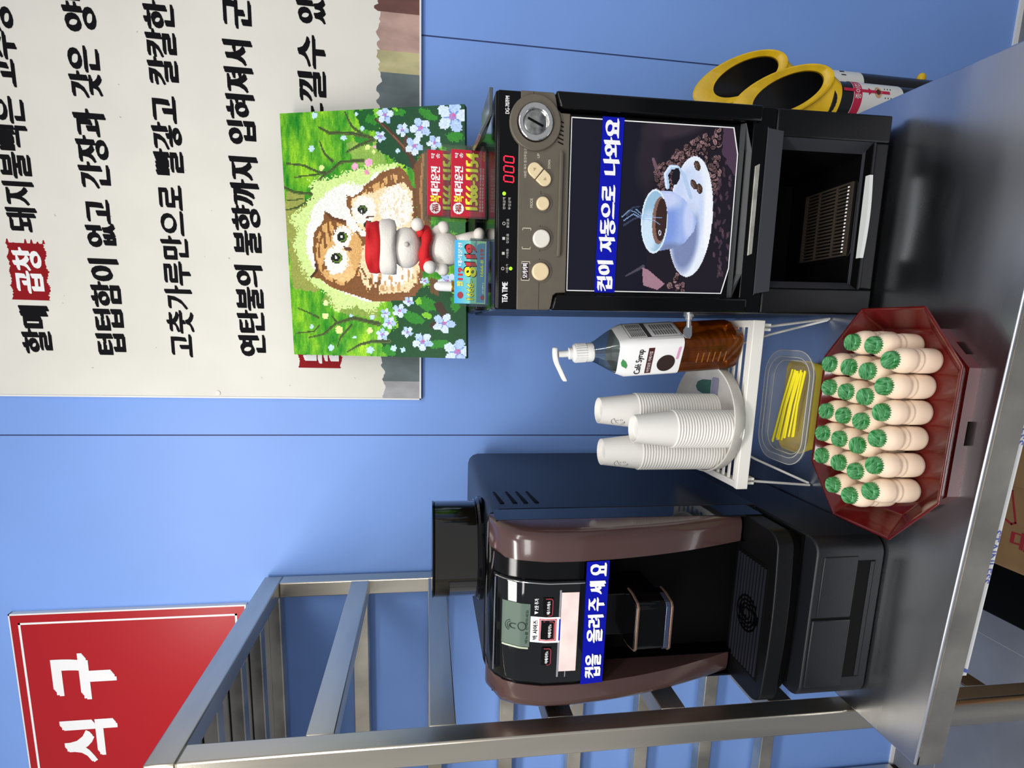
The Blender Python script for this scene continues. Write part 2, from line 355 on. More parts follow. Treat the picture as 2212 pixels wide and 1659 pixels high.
def brush(mb, x0, x1, z0, z1, y, n=60):
    top = [(x0 + (x1 - x0) * k / n, z1 - rnd.random() * .003 - .004 * abs(math.sin(k * .21))) for k in range(n + 1)]; bot = [(x0 + (x1 - x0) * k / n, z0 + rnd.random() * .004 + .005 * abs(math.sin(k * .17 + 1))) for k in range(n + 1)]
    for k in range(n): mb.quad((bot[k][0], y, bot[k][1]), (bot[k + 1][0], y, bot[k + 1][1]), (top[k + 1][0], y, top[k + 1][1]), (top[k][0], y, top[k][1]))
    for k in range(7):
        z = z0 + (z1 - z0) * (k + .5) / 7; d = rnd.random() * .012; mb.quad((x1, y, z - .003), (x1 + d, y, z - .001), (x1 + d, y, z + .001), (x1, y, z + .003))
brush(rs, .036, .158, 1.572, 1.656, BY - .0003); r1 = obj('red_stamp', rs, M_stamp, t, smooth=0, label='dark red brush stamp')
rs = MB(); brush(rs, -.105, .02, .942, 1.050, BY - .0003); r2 = obj('red_stamp', rs, M_stamp, t, smooth=0, label='dark red brush stamp')
st = MB().text('곱창', (.050, BY - .0008, 1.586), R_, U_, .099, .058, bold=.006, vb=.003, copies=5); obj('stamp_lettering', st, M_print, r1, smooth=0, label='white characters on the stamp'); st = MB(); st.text('불맛', (-.094, BY - .0008, .952), R_, U_, .11, .085, bold=.009, vb=.004, copies=5)
obj('stamp_lettering', st, M_print, r2, smooth=0, label='white characters on the stamp')
# torn strip of coloured fabric printed along the foot of the board
edges = [(-.178, 'a3a4a8', -.135), (-.135, '667376', .567), (.567, 'b9b287', .612), (.612, 'b99a90', .690), (.690, '6f4a44', .76), (.76, 'b9a58c', 1.35)]
for a, c, b in edges:
    fm_ = mat('printed_fabric', c, .7, var=.28, vscale=26, vstretch=(1, 1, .5)); mb = MB(); n = max(3, int((b - a) / .005))
    tz = [.848 + .004 * math.sin(k * .37 + a * 20) + .003 * math.sin(k * 1.1) + rnd.uniform(-.0035, .0035) for k in range(n + 1)]
    for k in range(n):
        xa, xb = a + (b - a) * k / n, a + (b - a) * (k + 1) / n; mb.quad((xa, BY - .0004, .7575), (xb, BY - .0004, .7575), (xb, BY - .0004, tz[k + 1]), (xa, BY - .0004, tz[k]))
    obj('torn_strip', mb, fm_, t, smooth=0, label={'667376': 'grey green torn strip', 'b9b287': 'khaki torn strip', 'b99a90': 'pink torn strip', '6f4a44': 'dark red torn strip'}.get(c, 'pale torn strip'))
fk = MB()
for k in range(40):
    x, z = rnd.uniform(-.16, .75), rnd.uniform(.87, 1.74); q = rnd.uniform(0, 6); L_ = rnd.uniform(.0012, .0045)
    fk.stroke([(x, z), (x + L_ * math.cos(q), z + L_ * math.sin(q))], rnd.uniform(.0008, .002), lambda p: (p[0], BY - .0002, p[1]))
o = obj('paper_flecks', fk, mat('fleck', 'a9a69c', .7), t, smooth=0); o['kind'] = 'stuff'
obj('screw_cap', MB().disc((-.169, BY, 1.236), .006, .002), M_rack, t)

t = thing('red_sign', 'red wall sign with white border and large white Korean letters', 'sign', (-1.3, WY, 1.2))
M_rsign = mat('red_sign_gloss', 'a80f1a', .3, spec=.4)
obj('board', MB().box(-2.0, -.722, BY, WY, 1.205, 1.750), M_rsign, t)
obj('edge_frame', MB().box(-2.0, -.7185, BY - .001, WY, 1.7495, 1.7525).box(-.7225, -.7185, BY - .001, WY, 1.205, 1.7525).box(-2.0, -.7185, BY - .001, WY, 1.202, 1.2055), M_white, t)
obj('border_line', MB().box(-2.0, -.743, BY - .0006, BY, 1.7285, 1.7335).box(-.748, -.743, BY - .0006, BY, 1.225, 1.7335).box(-2.0, -.743, BY - .0006, BY, 1.225, 1.230), M_print, t)
sg = MB().text('식', (-1.145, TY, 1.535), R_, U_, .125, .135, bold=.015, vb=.009, copies=7); obj('lettering', sg, M_print, t, smooth=0); sg = MB(); sg.text('구', (-.962, TY, 1.525), R_, U_, .13, .148, bold=.020, vb=.012, copies=7)
obj('lettering', sg, M_print, t, smooth=0)
# ------------------------------------------------------------------ drinks vending machine on the right (stands about one degree out of plumb)
t = vend = thing('coffee_vending_machine', 'black table-top coffee vending machine with a coffee cup picture and red digits', 'coffee machine', (.041, .84, .001), rot=(0, math.radians(-1.0), 0))
def V(x, z, y=0): return (x - .041 + .01745 * z, y, z - .01745 * (x - .041))
def P2(pts): return [(V(x, z)[0], V(x, z)[2]) for x, z in pts]
w = .305
body = MB().box(0, w, .19, .455, .016, .628).box(0, .038, .013, .19, .016, .628).box(.268, w, .013, .19, .016, .628).box(.038, .268, .013, .19, .205, .628).box(.038, .268, .013, .19, .016, .034)
obj('body', body, M_black, vend, bevel=.004)
obj('lid', MB().box(.004, w - .004, .21, .455, .628, .6495), M_black, vend, bevel=.004)
obj('top_cap', MB().box(-.0005, w + .0005, .002, .21, .6282, .6375), M_gloss, vend, bevel=.004)
for x, y in ((.03, .05), (.275, .05), (.03, .42), (.275, .42)): obj('foot', MB().lathe([(.015, 0), (.018, .016)], (x, y, -.0008), 16), M_dark, vend)
obj('top_strip', MB().box(0, w, 0, .0128, .598, .634), M_gloss, vend, bevel=.002)
# taupe control panel with the round bulge for the coin dial
cc = V(.2933, .585); cR = .0375
pl = [(0, .604), (0, .553), (.006, .5505), (.0215, .548), (.0255, .543), (.0258, .5285), (.2785, .5285), (.2787, .5425), (.2835, .5475), (.299, .5505), (w, .5535), (w, .6015)]
a0, a1 = math.asin((.6015 - cc[2]) / cR), PI - math.asin((.604 - cc[2]) / cR)
pl += [(min(w, cc[0] + cR * math.cos(a0 + (a1 - a0) * k / 20)), cc[2] + cR * math.sin(a0 + (a1 - a0) * k / 20)) for k in range(21) if cc[0] + cR * math.cos(a0 + (a1 - a0) * k / 20) < w - .001]
cp = obj('control_panel', MB().prism(pl, 'y', -.0022, .0125), M_taupe, vend, bevel=.0012)
obj('panel_groove', MB().box(.001, .075, -.0026, -.0021, .5700, .5706).box(.085, .123, -.0026, -.0021, .5700, .5706).box(.155, .171, -.0026, -.0021, .5700, .5706).box(.196, .207, -.0026, -.0021, .5700, .5706).box(.225, .24, -.0026, -.0021, .583, .5836).box(.297, .304, -.0026, -.0021, .583, .5836), mat('groove', '2c2823', .6), vend)
obj('ridge', MB().tube([(.080, -.003, .5415), (.083, -.0045, .5415), (.222, -.0045, .5405), (.225, -.003, .5405)], .0032, 10), M_taupe, vend)
sl = MB()
for k in range(6): x = .2355 + k * .0058; sl.prism([(x, .5385), (x + .0016, .5385), (x + .0046, .5465), (x + .003, .5465)], 'y', -.0028, -.0018)
obj('speaker_slits', sl, M_dark, vend, smooth=0)
cd = obj('coin_dial', MB().ring((cc[0], -.0015, cc[2]), .0265, .0375, .004).ring((cc[0], -.0035, cc[2]), .0175, .0255, .0065), [M_chrome], vend, bevel=.0015)
obj('dial_surround', MB().ring((cc[0], -.0018, cc[2]), .0262, .0378, .0046), M_taupe, cd, bevel=.0015)
obj('dial_face', MB().disc((cc[0], -.0035, cc[2]), .0178, .0035, n=32), mat('dial_steel', 'b9bab6', .2, 1, var=.5, vscale=90), cd)
ang = math.radians(66); ux, uz = math.cos(ang), math.sin(ang)
obj('coin_slot', MB().prism([(cc[0] + ux * a - uz * b, cc[2] + uz * a + ux * b) for a, b in ((-.0125, -.0014), (.0125, -.0014), (.0125, .0014), (-.0125, .0014))][::1], 'y', -.0079, -.0068), M_dark, cd, smooth=0).rotation_euler = (0, 0, 0)
def button(x, z, r, m, nm='button'):
    p = V(x, z); b = obj(nm, MB().disc((p[0], -.002, p[2]), r, .0055, n=28), m, vend, bevel=.0008)
    obj('button_rim', MB().ring((p[0] + .0006, -.0018, p[2] - .0012), r + .0004, r + .0032, .0016), M_taupe, b); return b
button(.0872, .5695, .0132, M_cream); button(.1346, .5699, .0132, M_ivory); button(.1842, .5697, .0098, M_cream)
ud = MB(); pa, pb = V(.2179, .5685), V(.2303, .5840); d = Vector((pb[0] - pa[0], 0, pb[2] - pa[2])).normalized(); q = Vector((-d.z, 0, d.x)); mid = (Vector(pa) + Vector(pb)) / 2
for sgn in (1, -1):
    pts = [(mid + d * (.0006 * sgn) + q * .0098), (mid + d * (.0006 * sgn) - q * .0098)]; c0 = Vector(pb if sgn > 0 else pa)
    a_ = math.atan2(-q.z, -q.x); arc = [c0 + (q * -math.cos(th) + d * sgn * math.sin(th)) * .0098 for th in [PI * k / 12 for k in range(13)]]
    lp = [(v.x, v.z) for v in [pts[0], pts[1]] + arc]
    ob = obj('arrow_button', MB().prism(lp, 'y', -.0065, -.002), M_cream, vend, bevel=.0012)
    obj('arrow_mark', MB().poly([(c0.x + d.x * sgn * .003, -.0067, c0.z + d.z * sgn * .003), (c0.x - q.x * .0028 - d.x * sgn * .001, -.0067, c0.z - q.z * .0028 - d.z * sgn * .001), (c0.x + q.x * .0028 - d.x * sgn * .001, -.0067, c0.z + q.z * .0028 - d.z * sgn * .001)]), mat('mark', 'a8966f', .5), ob)
# lettering on the strip and the panel
def vt(mb, s_, x0, x1, z0, z1, y=-.0004, b=0, vb=0): p = V(x0, z0, y); q_ = V(x1, z0, y); return mb.text(s_, p, (1, 0, 0), (0, 0, 1), q_[0] - p[0], z1 - z0, bold=b, vb=vb)
L1 = MB(); vt(L1, 'TEA TIME', .0400, .0705, .6178, .6260, b=.0006); obj('brand_lettering', L1, M_print, vend, smooth=0); L1 = MB(); vt(L1, 'DG-707FM', .3035, .3270, .6225, .6282, b=.0003)
obj('model_lettering', L1, M_print, vend, smooth=0)
L2 = MB(); vt(L2, '사용가', .0835, .0965, .6178, .6215); vt(L2, '거래중', .1045, .1185, .6178, .6215); vt(L2, '컵없음', .126, .140, .6183, .622); vt(L2, '물없음', .148, .161, .6185, .6222); vt(L2, '판매금액', .1738, .1905, .6245, .6285); vt(L2, '투입금액', .1738, .1905, .6165, .6205)
for x in (.0896, .1116, .1329, .1540):
    p = V(x, .6262)
    if x in (.0896, .1540): L2.ring((p[0], -.0002, p[2]), .0016, .0024, .0002, 16)
    else: L2.box(p[0] - .002, p[0] + .002, -.0004, -.0002, p[2] - .0022, p[2] + .0018)
obj('icon_lettering', L2, M_printgrey, vend, smooth=0)
for x, z in ((.0901, .6143), (.1957, .6270)): p = V(x, z); obj('indicator_lamp', MB().disc((p[0], 0, p[2]), .0026, .001, n=16), M_greenled, vend)
dg = MB()
for k in range(3):
    X0 = V(.2108 + k * .0132, .6133)[0]; Z0 = .6098; h_, w_ = .0152, .0098; sk = .0012
    sg_ = lambda x, z: (X0 + x + sk * z / h_, -.0005, Z0 + z); tk = .0016
    for zz in (0, h_): dg.poly([sg_(tk * .8, zz - tk / 2 if zz else zz + 0), sg_(w_ - tk * .8, zz - tk / 2 if zz else zz), sg_(w_ - tk * 1.3, zz + tk * (.5 if zz else 1)), sg_(tk * 1.3, zz + tk * (.5 if zz else 1))])
    for xx in (0, w_ - tk):
        for z0 in (tk * .8, h_ / 2 + tk * .3): dg.poly([sg_(xx, z0), sg_(xx + tk, z0), sg_(xx + tk, z0 + h_ / 2 - tk), sg_(xx, z0 + h_ / 2 - tk)])
obj('digit_display', dg, M_redled, vend, smooth=0, label='red digits reading 000')
L3 = MB(); y3 = -.0026
vt(L3, 'MODE', .178, .191, .5842, .5882, y3); vt(L3, 'UP', .247, .253, .5765, .5802, y3); vt(L3, 'DOWN', .2335, .2455, .5600, .5637, y3); vt(L3, '100원 짜리 동전투입구▶', .2191, .2627, .5950, .5992, y3)
for x0, x1 in ((.0738, .1007), (.1193, .1487)):
    for xx, sgn in ((x0, 1), (x1, -1)):
        p = V(xx, .592); L3.box(p[0] - .0005, p[0] + .0005, y3 - .0002, y3, p[2] - .0065, p[2] + .0065)
        for dz in (-.0065, .0057): a_, b_ = sorted((p[0], p[0] + .003 * sgn)); L3.box(a_, b_, y3 - .0002, y3, p[2] + dz, p[2] + dz + .0008)
obj('panel_lettering', L3, mat('panel_ink', 'cfc8b4', .6), vend, smooth=0)
p = V(.0752, .5872, -.0027); q_ = V(.0996, .5872); ns = obj('name_strip', MB().box(p[0], q_[0], -.0027, -.0022, .5868, .5965), mat('plum_strip', '2c1420', .4), vend)
obj('strip_lettering', vt(MB(), '모카커피', .0768, .0985, .5885, .5965, -.0030, b=.0006), M_print, ns, smooth=0)
# black side covers, picture panel, sticker
for a_, b_, s_ in ((-.0006, .0225, 1), (.2825, w + .0006, -1)):
    e0, e1 = (a_, b_) if s_ > 0 else (b_, a_)
    obj('side_cover', MB().prism([(e0, .232), (e1, .232), (e1, .541), (e1 - .003 * s_, .5465), (e0, .552)], 'y', -.009, .0128), M_gloss, vend, bevel=.0035, seg=3)
pc = [(.0270, .5290), (.2770, .5270)]; PB = P2([(.0685, .2744), (.1051, .2649), (.2758, .2643), (.3113, .2753)])
frame_o = [(.0235, .5285), (.0235, .262), (.060, .2475), (.242, .2475), (.281, .2600), (.281, .5285)]
obj('picture_bezel', MB().prism(frame_o, 'y', .004, .0128), M_gloss, vend)
PIC = [(.0290, .5265), (.0290, .2725), (.0680, .2625), (.2380, .2625), (.2755, .2720), (.2755, .5265)]
art = Art(230, 236, (1222, 628), (1235, 253), (1599, 277), (1577, 628), 4)
n1, n2 = art.noise(40), art.noise(9)
art.fill(art.X > 0, (24, 25, 38)); art.fill(art.poly([(1380, 250), (1620, 250), (1620, 640), (1400, 640)]), (34, 29, 38), .8)
art.fill(art.ell(1460, 270, 70, 25, -12, soft=.5), (62, 52, 62), .8); art.fill(art.ell(1400, 330, 25, 70, 10, soft=.6), (44, 38, 48), .8)
art.fill(art.poly([(1560, 275), (1600, 275), (1610, 400), (1590, 380), (1562, 330)], 6), (84, 62, 84), .85)
art.fill(art.line([(1408, 340), (1420, 370), (1430, 388)], 6, 14), (128, 96, 108), .8)
art.fill(art.poly([(1386, 572), (1400, 578), (1436, 608), (1420, 622), (1388, 612)]), (165, 126, 142), .95); art.fill(art.line([(1350, 592), (1388, 570)], 3, 7), (96, 88, 104), .7)
rb = random.Random(8)
def beans(n, box, tri=None):
    for _ in range(n):
        x, y = rb.uniform(box[0], box[1]), rb.uniform(box[2], box[3])
        if tri and not tri(x, y): continue
        r = rb.uniform(3.2, 6.2); a = rb.uniform(0, 180); sh = rb.uniform(.55, 1.05)
        art.fill(art.ell(x, y, r * 1.35, r * .95, a), (34 * sh, 25 * sh, 27 * sh)); art.fill(art.ell(x - 1, y - 1, r * 1.1, r * .7, a), (150 * sh, 118 * sh, 122 * sh)); art.fill(art.ell(x - 1, y - 1, r * .95, r * .13, a), (58 * sh, 40 * sh, 42 * sh))
beans(110, (1408, 1470, 320, 410), lambda x, y: abs(y - (372 - (x - 1440) * .9)) < 30)
beans(330, (1450, 1556, 282, 440), lambda x, y: y < 300 + (x - 1450) * .0 + 110 and y > 330 - (x - 1450) * .55)
beans(60, (1420, 1480, 570, 626), lambda x, y: y > 665 - (x - 1400) * 1.2 and y > 560)
for _ in range(60):
    x, y = rb.uniform(1545, 1580), rb.uniform(340, 590); art.fill(art.ell(x, y, 6, 2.5, rb.uniform(60, 120)), (92, 70, 82), .6)
# saucer, cup, handle
art.fill(art.ell(1492, 463, 49, 129, 4), (226, 234, 246)); sau = art.ell(1492, 463, 48, 128, 4); art.fill(sau * art.ell(1482, 466, 38, 112, 4, soft=.25), (190, 206, 240), .9); art.fill(sau * art.ell(1480, 506, 28, 74, 6, soft=.35), (112, 126, 168), .9)
art.fill(art.ell(1494, 420, 20, 60, 10, soft=.5), (206, 218, 244), .8)
art.fill(art.ell(1492, 463, 49, 129, 4) * art.ell(1532, 480, 9, 95, 0, soft=.6), (240, 244, 250), .9)
for x, y, a in ((1505, 354, 70), (1498, 393, 60), (1511, 402, 80)): art.fill(art.ell(x, y, 11, 6.5, a), (66, 50, 44)); art.fill(art.ell(x - 1, y, 8, 3, a), (120, 96, 84)); art.fill(art.ell(x, y, 10, 1, a), (40, 30, 28))
art.fill(art.line([(1440, 398), (1436, 372), (1446, 357), (1462, 358), (1476, 374), (1484, 398), (1492, 420)], 10, 8), (176, 200, 232))
art.fill(art.line([(1438, 398), (1434, 370), (1446, 355), (1460, 356)], 4), (214, 228, 246))
art.fill(art.ell(1458, 376, 9, 18, 10), (30, 28, 36))
cupm = art.poly([(1425, 406), (1452, 408), (1478, 424), (1498, 450), (1506, 470), (1500, 492), (1478, 518), (1452, 530), (1420, 536)])
art.fill(cupm, (150, 174, 228)); art.fill(cupm * art.ell(1440, 470, 22, 62, 0, soft=.7), (112, 140, 214), .7); art.fill(cupm * art.ell(1488, 468, 12, 42, 0, soft=.7), (196, 208, 242), .9); art.fill(cupm * art.ell(1440, 425, 30, 20, 0, soft=.8), (206, 216, 244), .8)
art.fill(cupm * art.ell(1450, 532, 30, 14, 0, soft=.8), (110, 124, 160), .8)
art.fill(art.ell(1412, 472, 29, 69, 2), (216, 232, 244)); art.fill(art.ell(1412, 472, 26, 65, 2), (150, 186, 214)); art.fill(art.ell(1412, 472, 26, 65, 2) * art.ell(1398, 500, 18, 48, 4, soft=.5), (204, 226, 242), .9)
art.fill(art.ell(1423, 470, 16, 51, 3), (128, 98, 88)); art.fill(art.ell(1427, 468, 12.5, 46, 3), (58, 40, 40)); art.fill(art.ell(1424, 496, 3, 6), (210, 214, 226)); art.fill(art.ell(1424, 496, 1.6, 3.4), (60, 48, 54))
for pts in ([(1342, 462), (1358, 448), (1370, 452), (1384, 462), (1428, 464)], [(1346, 470), (1366, 456), (1384, 466), (1412, 470), (1424, 478)], [(1372, 446), (1386, 458), (1410, 460)]): art.fill(art.line(pts, 2.6, 1.4), (150, 186, 236), .75)
for pts in ([(1346, 480), (1368, 466), (1384, 462)], [(1352, 458), (1366, 442), (1380, 440)]): art.fill(art.line(pts, 5, 2), (66, 76, 104), .7)
art.rgb = np.clip(art.rgb * (1 + (art.noise(3)[..., None] - .5) * .03), 0, 255)
Ux, Vz = np.meshgrid((np.arange(230) + .5) / 230, (np.arange(236) + .5) / 236); gx = PIC[0][0] + (PIC[5][0] - PIC[0][0]) * Ux; gz = .5265 - (.5265 - .2625) * Vz
zl = np.where(gx < .068, .2725 - (gx - .029) / .039 * .010, np.where(gx > .238, .2625 + (gx - .238) / .0375 * .0095, .2625))
pp = obj('picture_panel', MB().prism(PIC, 'y', .0018, .004), M_gloss, vend)
art.mesh('coffee_picture', M_picture, pp, lambda u, v: (PIC[0][0] + (PIC[5][0] - PIC[0][0]) * u, .0014, .5265 - .264 * v), gz > zl)
ol = MB(); n = len(PIC); cx, cz = .152, .40
for i in range(n):
    (ax, az), (bx_, bz) = PIC[i], PIC[(i + 1) % n]; k = lambda x, z: (cx + (x - cx) * .988, .0010, cz + (z - cz) * .988)
    ol.quad((ax, .0010, az), (bx_, .0010, bz), k(bx_, bz), k(ax, az))
obj('white_outline', ol, M_print, pp, smooth=0)
sk_ = [V(.0599, .4826), V(.3108, .4842), V(.3115, .4512), V(.0606, .4508)]
stk = obj('blue_sticker', MB().prism([(q[0], q[2]) for q in sk_], 'y', -.0002, .0009), M_blue, vend, label='cobalt blue paper strip with white Korean letters')
ln = MB()
for s_, x0, x1 in (('컵이', .0625, .1085), ('자동으로', .1205, .2175), ('나와요', .2310, .3095)): vt(ln, s_, x0, x1, .4542, .4800, -.0006, b=.0036, vb=.0014)
obj('sticker_lettering', ln, M_print, stk, smooth=0)
obj('lower_ledge', MB().loft([[(.0235, .003, .2620), (.060, .003, .2500), (.242, .003, .2500), (.281, .003, .2610)], [(.0235, -.0035, .2575), (.060, -.0035, .2430), (.242, -.0035, .2430), (.281, -.0035, .2555)]], cap=False), mat('lit_ledge_grey', '26282c', .4), vend, smooth=0)  # grey instead of black puts the light on this slope into its colour
obj('middle_panel', MB().box(0, w, -.0032, .0126, .206, .2435), M_gloss, vend, bevel=.0015)
p0, p1 = V(.1250, .2342), V(.2573, .2339)
obj('silver_bar', MB().prism([(p0[0] + .003, .2290), (p1[0] + .004, .2285), (p1[0], .2362), (p0[0], .2364)], 'y', -.0052, -.0032), M_silver, vend, bevel=.0006)
# cup bay: bevelled surround, dark recess, drip grille
M_bev = mat('lit_bevel_grey', '303137', .36)  # black plastic greyed to carry the light on bevels and band
obj('bay_surround', MB().box(-.0005, .040, -.004, .0125, .010, .2055).box(.265, w + .0005, -.004, .0125, .010, .2055).box(.0401, .2649, -.0038, .0125, .194, .2053).box(.0401, .2649, -.0038, .0125, .0105, .034), M_black, vend, bevel=.003)
bv = MB(); O_ = [(.040, .034), (.265, .034), (.265, .194), (.040, .194)]; I_ = [(.052, .040), (.253, .040), (.253, .186), (.052, .186)]
for i in range(4):
    a_, b_, c_, d_ = O_[i], O_[(i + 1) % 4], I_[(i + 1) % 4], I_[i]; bv.quad((a_[0], -.0038, a_[1]), (b_[0], -.0038, b_[1]), (c_[0], .016, c_[1]), (d_[0], .016, d_[1]))
obj('bay_bevel', bv, M_bev, vend, smooth=0)
obj('bay_band', MB().loft([[(.027, -.0042, .2205), (.278, -.0042, .2205)], [(.030, -.0058, .2195), (.275, -.0058, .2195)], [(.034, -.0088, .1965), (.271, -.0088, .1965)], [(.038, -.0040, .194), (.267, -.0040, .194)]], cap=False, closed=False), M_bev, vend, smooth=0)
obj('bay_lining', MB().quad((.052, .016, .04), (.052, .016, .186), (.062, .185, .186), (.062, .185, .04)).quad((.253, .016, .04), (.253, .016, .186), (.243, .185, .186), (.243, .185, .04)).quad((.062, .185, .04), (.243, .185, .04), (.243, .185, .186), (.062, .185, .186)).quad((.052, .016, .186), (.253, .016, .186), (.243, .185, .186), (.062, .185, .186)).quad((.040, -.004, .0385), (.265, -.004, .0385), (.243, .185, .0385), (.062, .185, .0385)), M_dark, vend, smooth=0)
gtp = MB()
dt = obj('drip_tray', MB().prism(rrect(.1555, .083, .064, .068, .016), 'z', .0386, .0415), M_black, vend, bevel=.001)
gr = MB(); gx0, gx1, gy0, gy1 = .100, .211, .027, .135
for k in range(19): x = gx0 + .004 + k * (gx1 - gx0 - .008) / 18; gr.box(x - .0014, x + .0014, gy0, gy1, .0415, .0440); gtp.box(x - .0014, x + .0014, gy0 + .0035, gy0 + .0065, .0441, .0449)
for y in (gy0, .058, .10, gy1 - .003): gr.box(gx0, gx1, y, y + .003, .0415, .0442)
gr.box(gx0 - .003, gx0, gy0 - .003, gy1 + .003, .0415, .0445).box(gx1, gx1 + .003, gy0 - .003, gy1 + .003, .0415, .0445).box(gx0, gx1, gy0 - .003, gy0, .0415, .0445).box(gx0, gx1, gy1, gy1 + .003, .0415, .0445)
gpp = obj('drip_grille', gr, mat('bronze_grille', '5a5047', .35, .6), dt, smooth=0); obj('grille_glints', gtp, M_print, gpp, smooth=0, label='white glints painted on the bar ends')  # white tips paint the glint on the bar fronts
p0, p1 = V(.1304, .0363), V(.2573, .0361)
arc = [(p0[0] + (p1[0] - p0[0]) * k / 10, -.0045 - .004 * math.sin(PI * k / 10)) for k in range(11)]
obj('bay_lip', MB().prism(arc + [(p1[0], .004), (p0[0], .004)], 'z', .0335, .0395), mat('pale_strip', 'cfd2d0', .35), vend)
lk = obj('lock', MB().tube([(.001, .050, .300), (-.006, .050, .300)], .0105, 20).tube([(-.005, .050, .300), (-.011, .050, .300)], .0075, 16), M_chrome, vend)
obj('key', MB().tube([(-.010, .050, .300), (-.024, .050, .2995)], .0042, 12).prism([(-.021, .3045), (-.021, .2940), (-.037, .2930), (-.043, .296), (-.042, .3025), (-.036, .3085), (-.028, .3088)], 'y', .0488, .0512), M_chrome, lk)
# ------------------------------------------------------------------ bean-to-cup machine on the left
t = esp = thing('espresso_machine', 'black and cocoa brown bean-to-cup coffee machine with a tinted bean hopper', 'coffee machine', (-.46, .98, 0))
EX0, EX1 = -.622, -.310
M_base = mat('dark_grey_plastic', '14161a', .40, spec=.33, bump=.05, bscale=300)
M_navy = mat('navy_black_casing', '0a0d15', .30, spec=.33, bump=.04, bscale=300)
bs = obj('base_cabinet', MB().prism(rrect(-.4585, .9850, .1415, .2425, .026), 'z', .002, .122), M_base, esp, bevel=.003)
obj('slot_shade', MB().box(-.560, -.352, .7418, .748, .018, .049), M_dark, bs); obj('slot_sill', MB().box(-.558, -.354, .7412, .7425, .0195, .0265), M_base, bs)  # slot is a flush dark strip with its shade in the colour
obj('base_seam', MB().box(-.4535, -.4505, .7421, .744, .049, .119), M_dark, bs)
obj('base_door', MB().box(-.5740, -.4535, .7396, .7445, .049, .117), M_base, bs, bevel=.002); obj('base_door', MB().box(-.4505, -.3440, .7408, .7445, .049, .110), M_base, bs, bevel=.002)
obj('base_gap', MB().box(-.585, -.32, .775, 1.2, .121, .128), M_dark, esp)
obj('body', MB().prism([(EX0, .127), (EX1, .127), (EX1, .612), (EX1 - .004, .624), (EX1 - .012, .632), (EX1 - .024, .636), (EX0 + .024, .636), (EX0 + .012, .632), (EX0 + .004, .624), (EX0, .612)], 'y', .905, 1.345), M_navy, esp, bevel=.005, seg=3)
# curved front
PR = [(.187, .852), (.22, .841), (.27, .826), (.32, .812), (.38, .800), (.44, .7915), (.50, .787), (.55, .788), (.59, .798), (.615, .813), (.628, .828), (.6335, .842), (.6345, .86)]
def prof(z):
    for (z0, y0), (z1, y1) in zip(PR[:-1], PR[1:]):
        if z <= z1: return y0 + (y1 - y0) * (z - z0) / (z1 - z0)
    return PR[-1][1]
def curved(x0, x1, z0, z1, off, back, r0=0, r1=0, n=22):
    rings = []
    for k in range(n + 1):
        z = z0 + (z1 - z0) * k / n; y = prof(z) + off; yb = max(back, y + .002); ring = []
        if r0: ring += [(x0, y + r0, z), (x0 + r0 * .15, y + r0 * .45, z), (x0 + r0 * .5, y + r0 * .12, z), (x0 + r0, y, z)]
        else: ring += [(x0, y, z)]
        if r1: ring += [(x1 - r1, y, z), (x1 - r1 * .5, y + r1 * .12, z), (x1 - r1 * .15, y + r1 * .45, z), (x1, y + r1, z)]
        else: ring += [(x1, y, z)]
        ring += [(x1, yb, z), (x0, yb, z)]; rings.append(ring)
    return rings
obj('front_trim', MB().loft(curved(-.358, EX1, .187, .6345, 0, .884, 0, .022)), M_brown, esp, smooth=40, label='glossy cocoa brown curved front trim')
obj('front_trim', MB().loft(curved(EX0, -.574, .187, .6345, 0, .884, .022, 0)), M_brown, esp, smooth=40, label='glossy cocoa brown curved front trim')
obj('side_strip', MB().box(EX1 - .003, EX1 + .0004, .852, .9045, .150, .626), M_glass, esp); obj('side_strip', MB().box(EX0 - .0004, EX0 + .003, .852, .9045, .150, .626), M_glass, esp)
obj('front_panel', MB().loft(curved(-.574, -.358, .449, .6335, .003, .90)), M_gloss, esp, smooth=40)
obj('bay_back', MB().box(-.574, -.358, .892, .902, .17, .45).box(-.574, -.5725, .85, .90, .17, .45).box(-.3595, -.358, .85, .90, .17, .45), M_gloss, esp)
obj('bay_column', MB().box(-.498, -.424, .803, .893, .355, .449), M_gloss, esp, bevel=.002)
obj('front_core', MB().box(EX0 + .006, EX1 - .006, .884, .906, .13, .63), M_dark, esp)
cpn = obj('control_glass', MB().loft(curved(-.568, -.390, .4885, .630, -.003, .82, .004, .006)), M_glass, esp, smooth=40)
obj('glass_edge', MB().tube([(-.3925, prof(z) - .004, z) for z in [.490 + .138 * k / 12 for k in range(13)]], .0011, 8).tube([(x, prof(.6275) - .004, .6285) for x in (-.56, -.50, -.44, -.395)], .0012, 8), M_chrome, cpn)
def fl(mb, x0, x1, z0, z1, off, n=8):
    zs = [z0 + (z1 - z0) * k / n for k in range(n + 1)]
    return mb.loft([[(x0, prof(z) + off, z), (x1, prof(z) + off, z)] for z in zs], cap=False, closed=False)
lcd = obj('lcd_screen', MB().loft(curved(-.5035, -.4290, .5755, .6175, -.0042, .80)), mat('lcd_grey_green', '5b6b61', .4, spec=.1), cpn)
M_lcdi = mat('lcd_ink', '2a352f', .6, spec=.1); li = MB(); pf = lambda p: (p[0], prof(p[1]) - .0049, p[1])
li.stroke([(-.468 + .007 * math.cos(a), .588 + .006 * math.sin(a)) for a in [PI * 2 * k / 14 for k in range(15)]], .0012, pf); li.stroke([(-.466, .597), (-.466, .603), (-.470, .606), (-.474, .603), (-.474, .598)], .0012, pf)
for k in range(3): r = .004 + k * .003; li.stroke([(-.470 + r * math.cos(a), .603 + r * math.sin(a)) for a in [.3 + PI * .75 * q / 6 for q in range(7)]], .0009, pf)
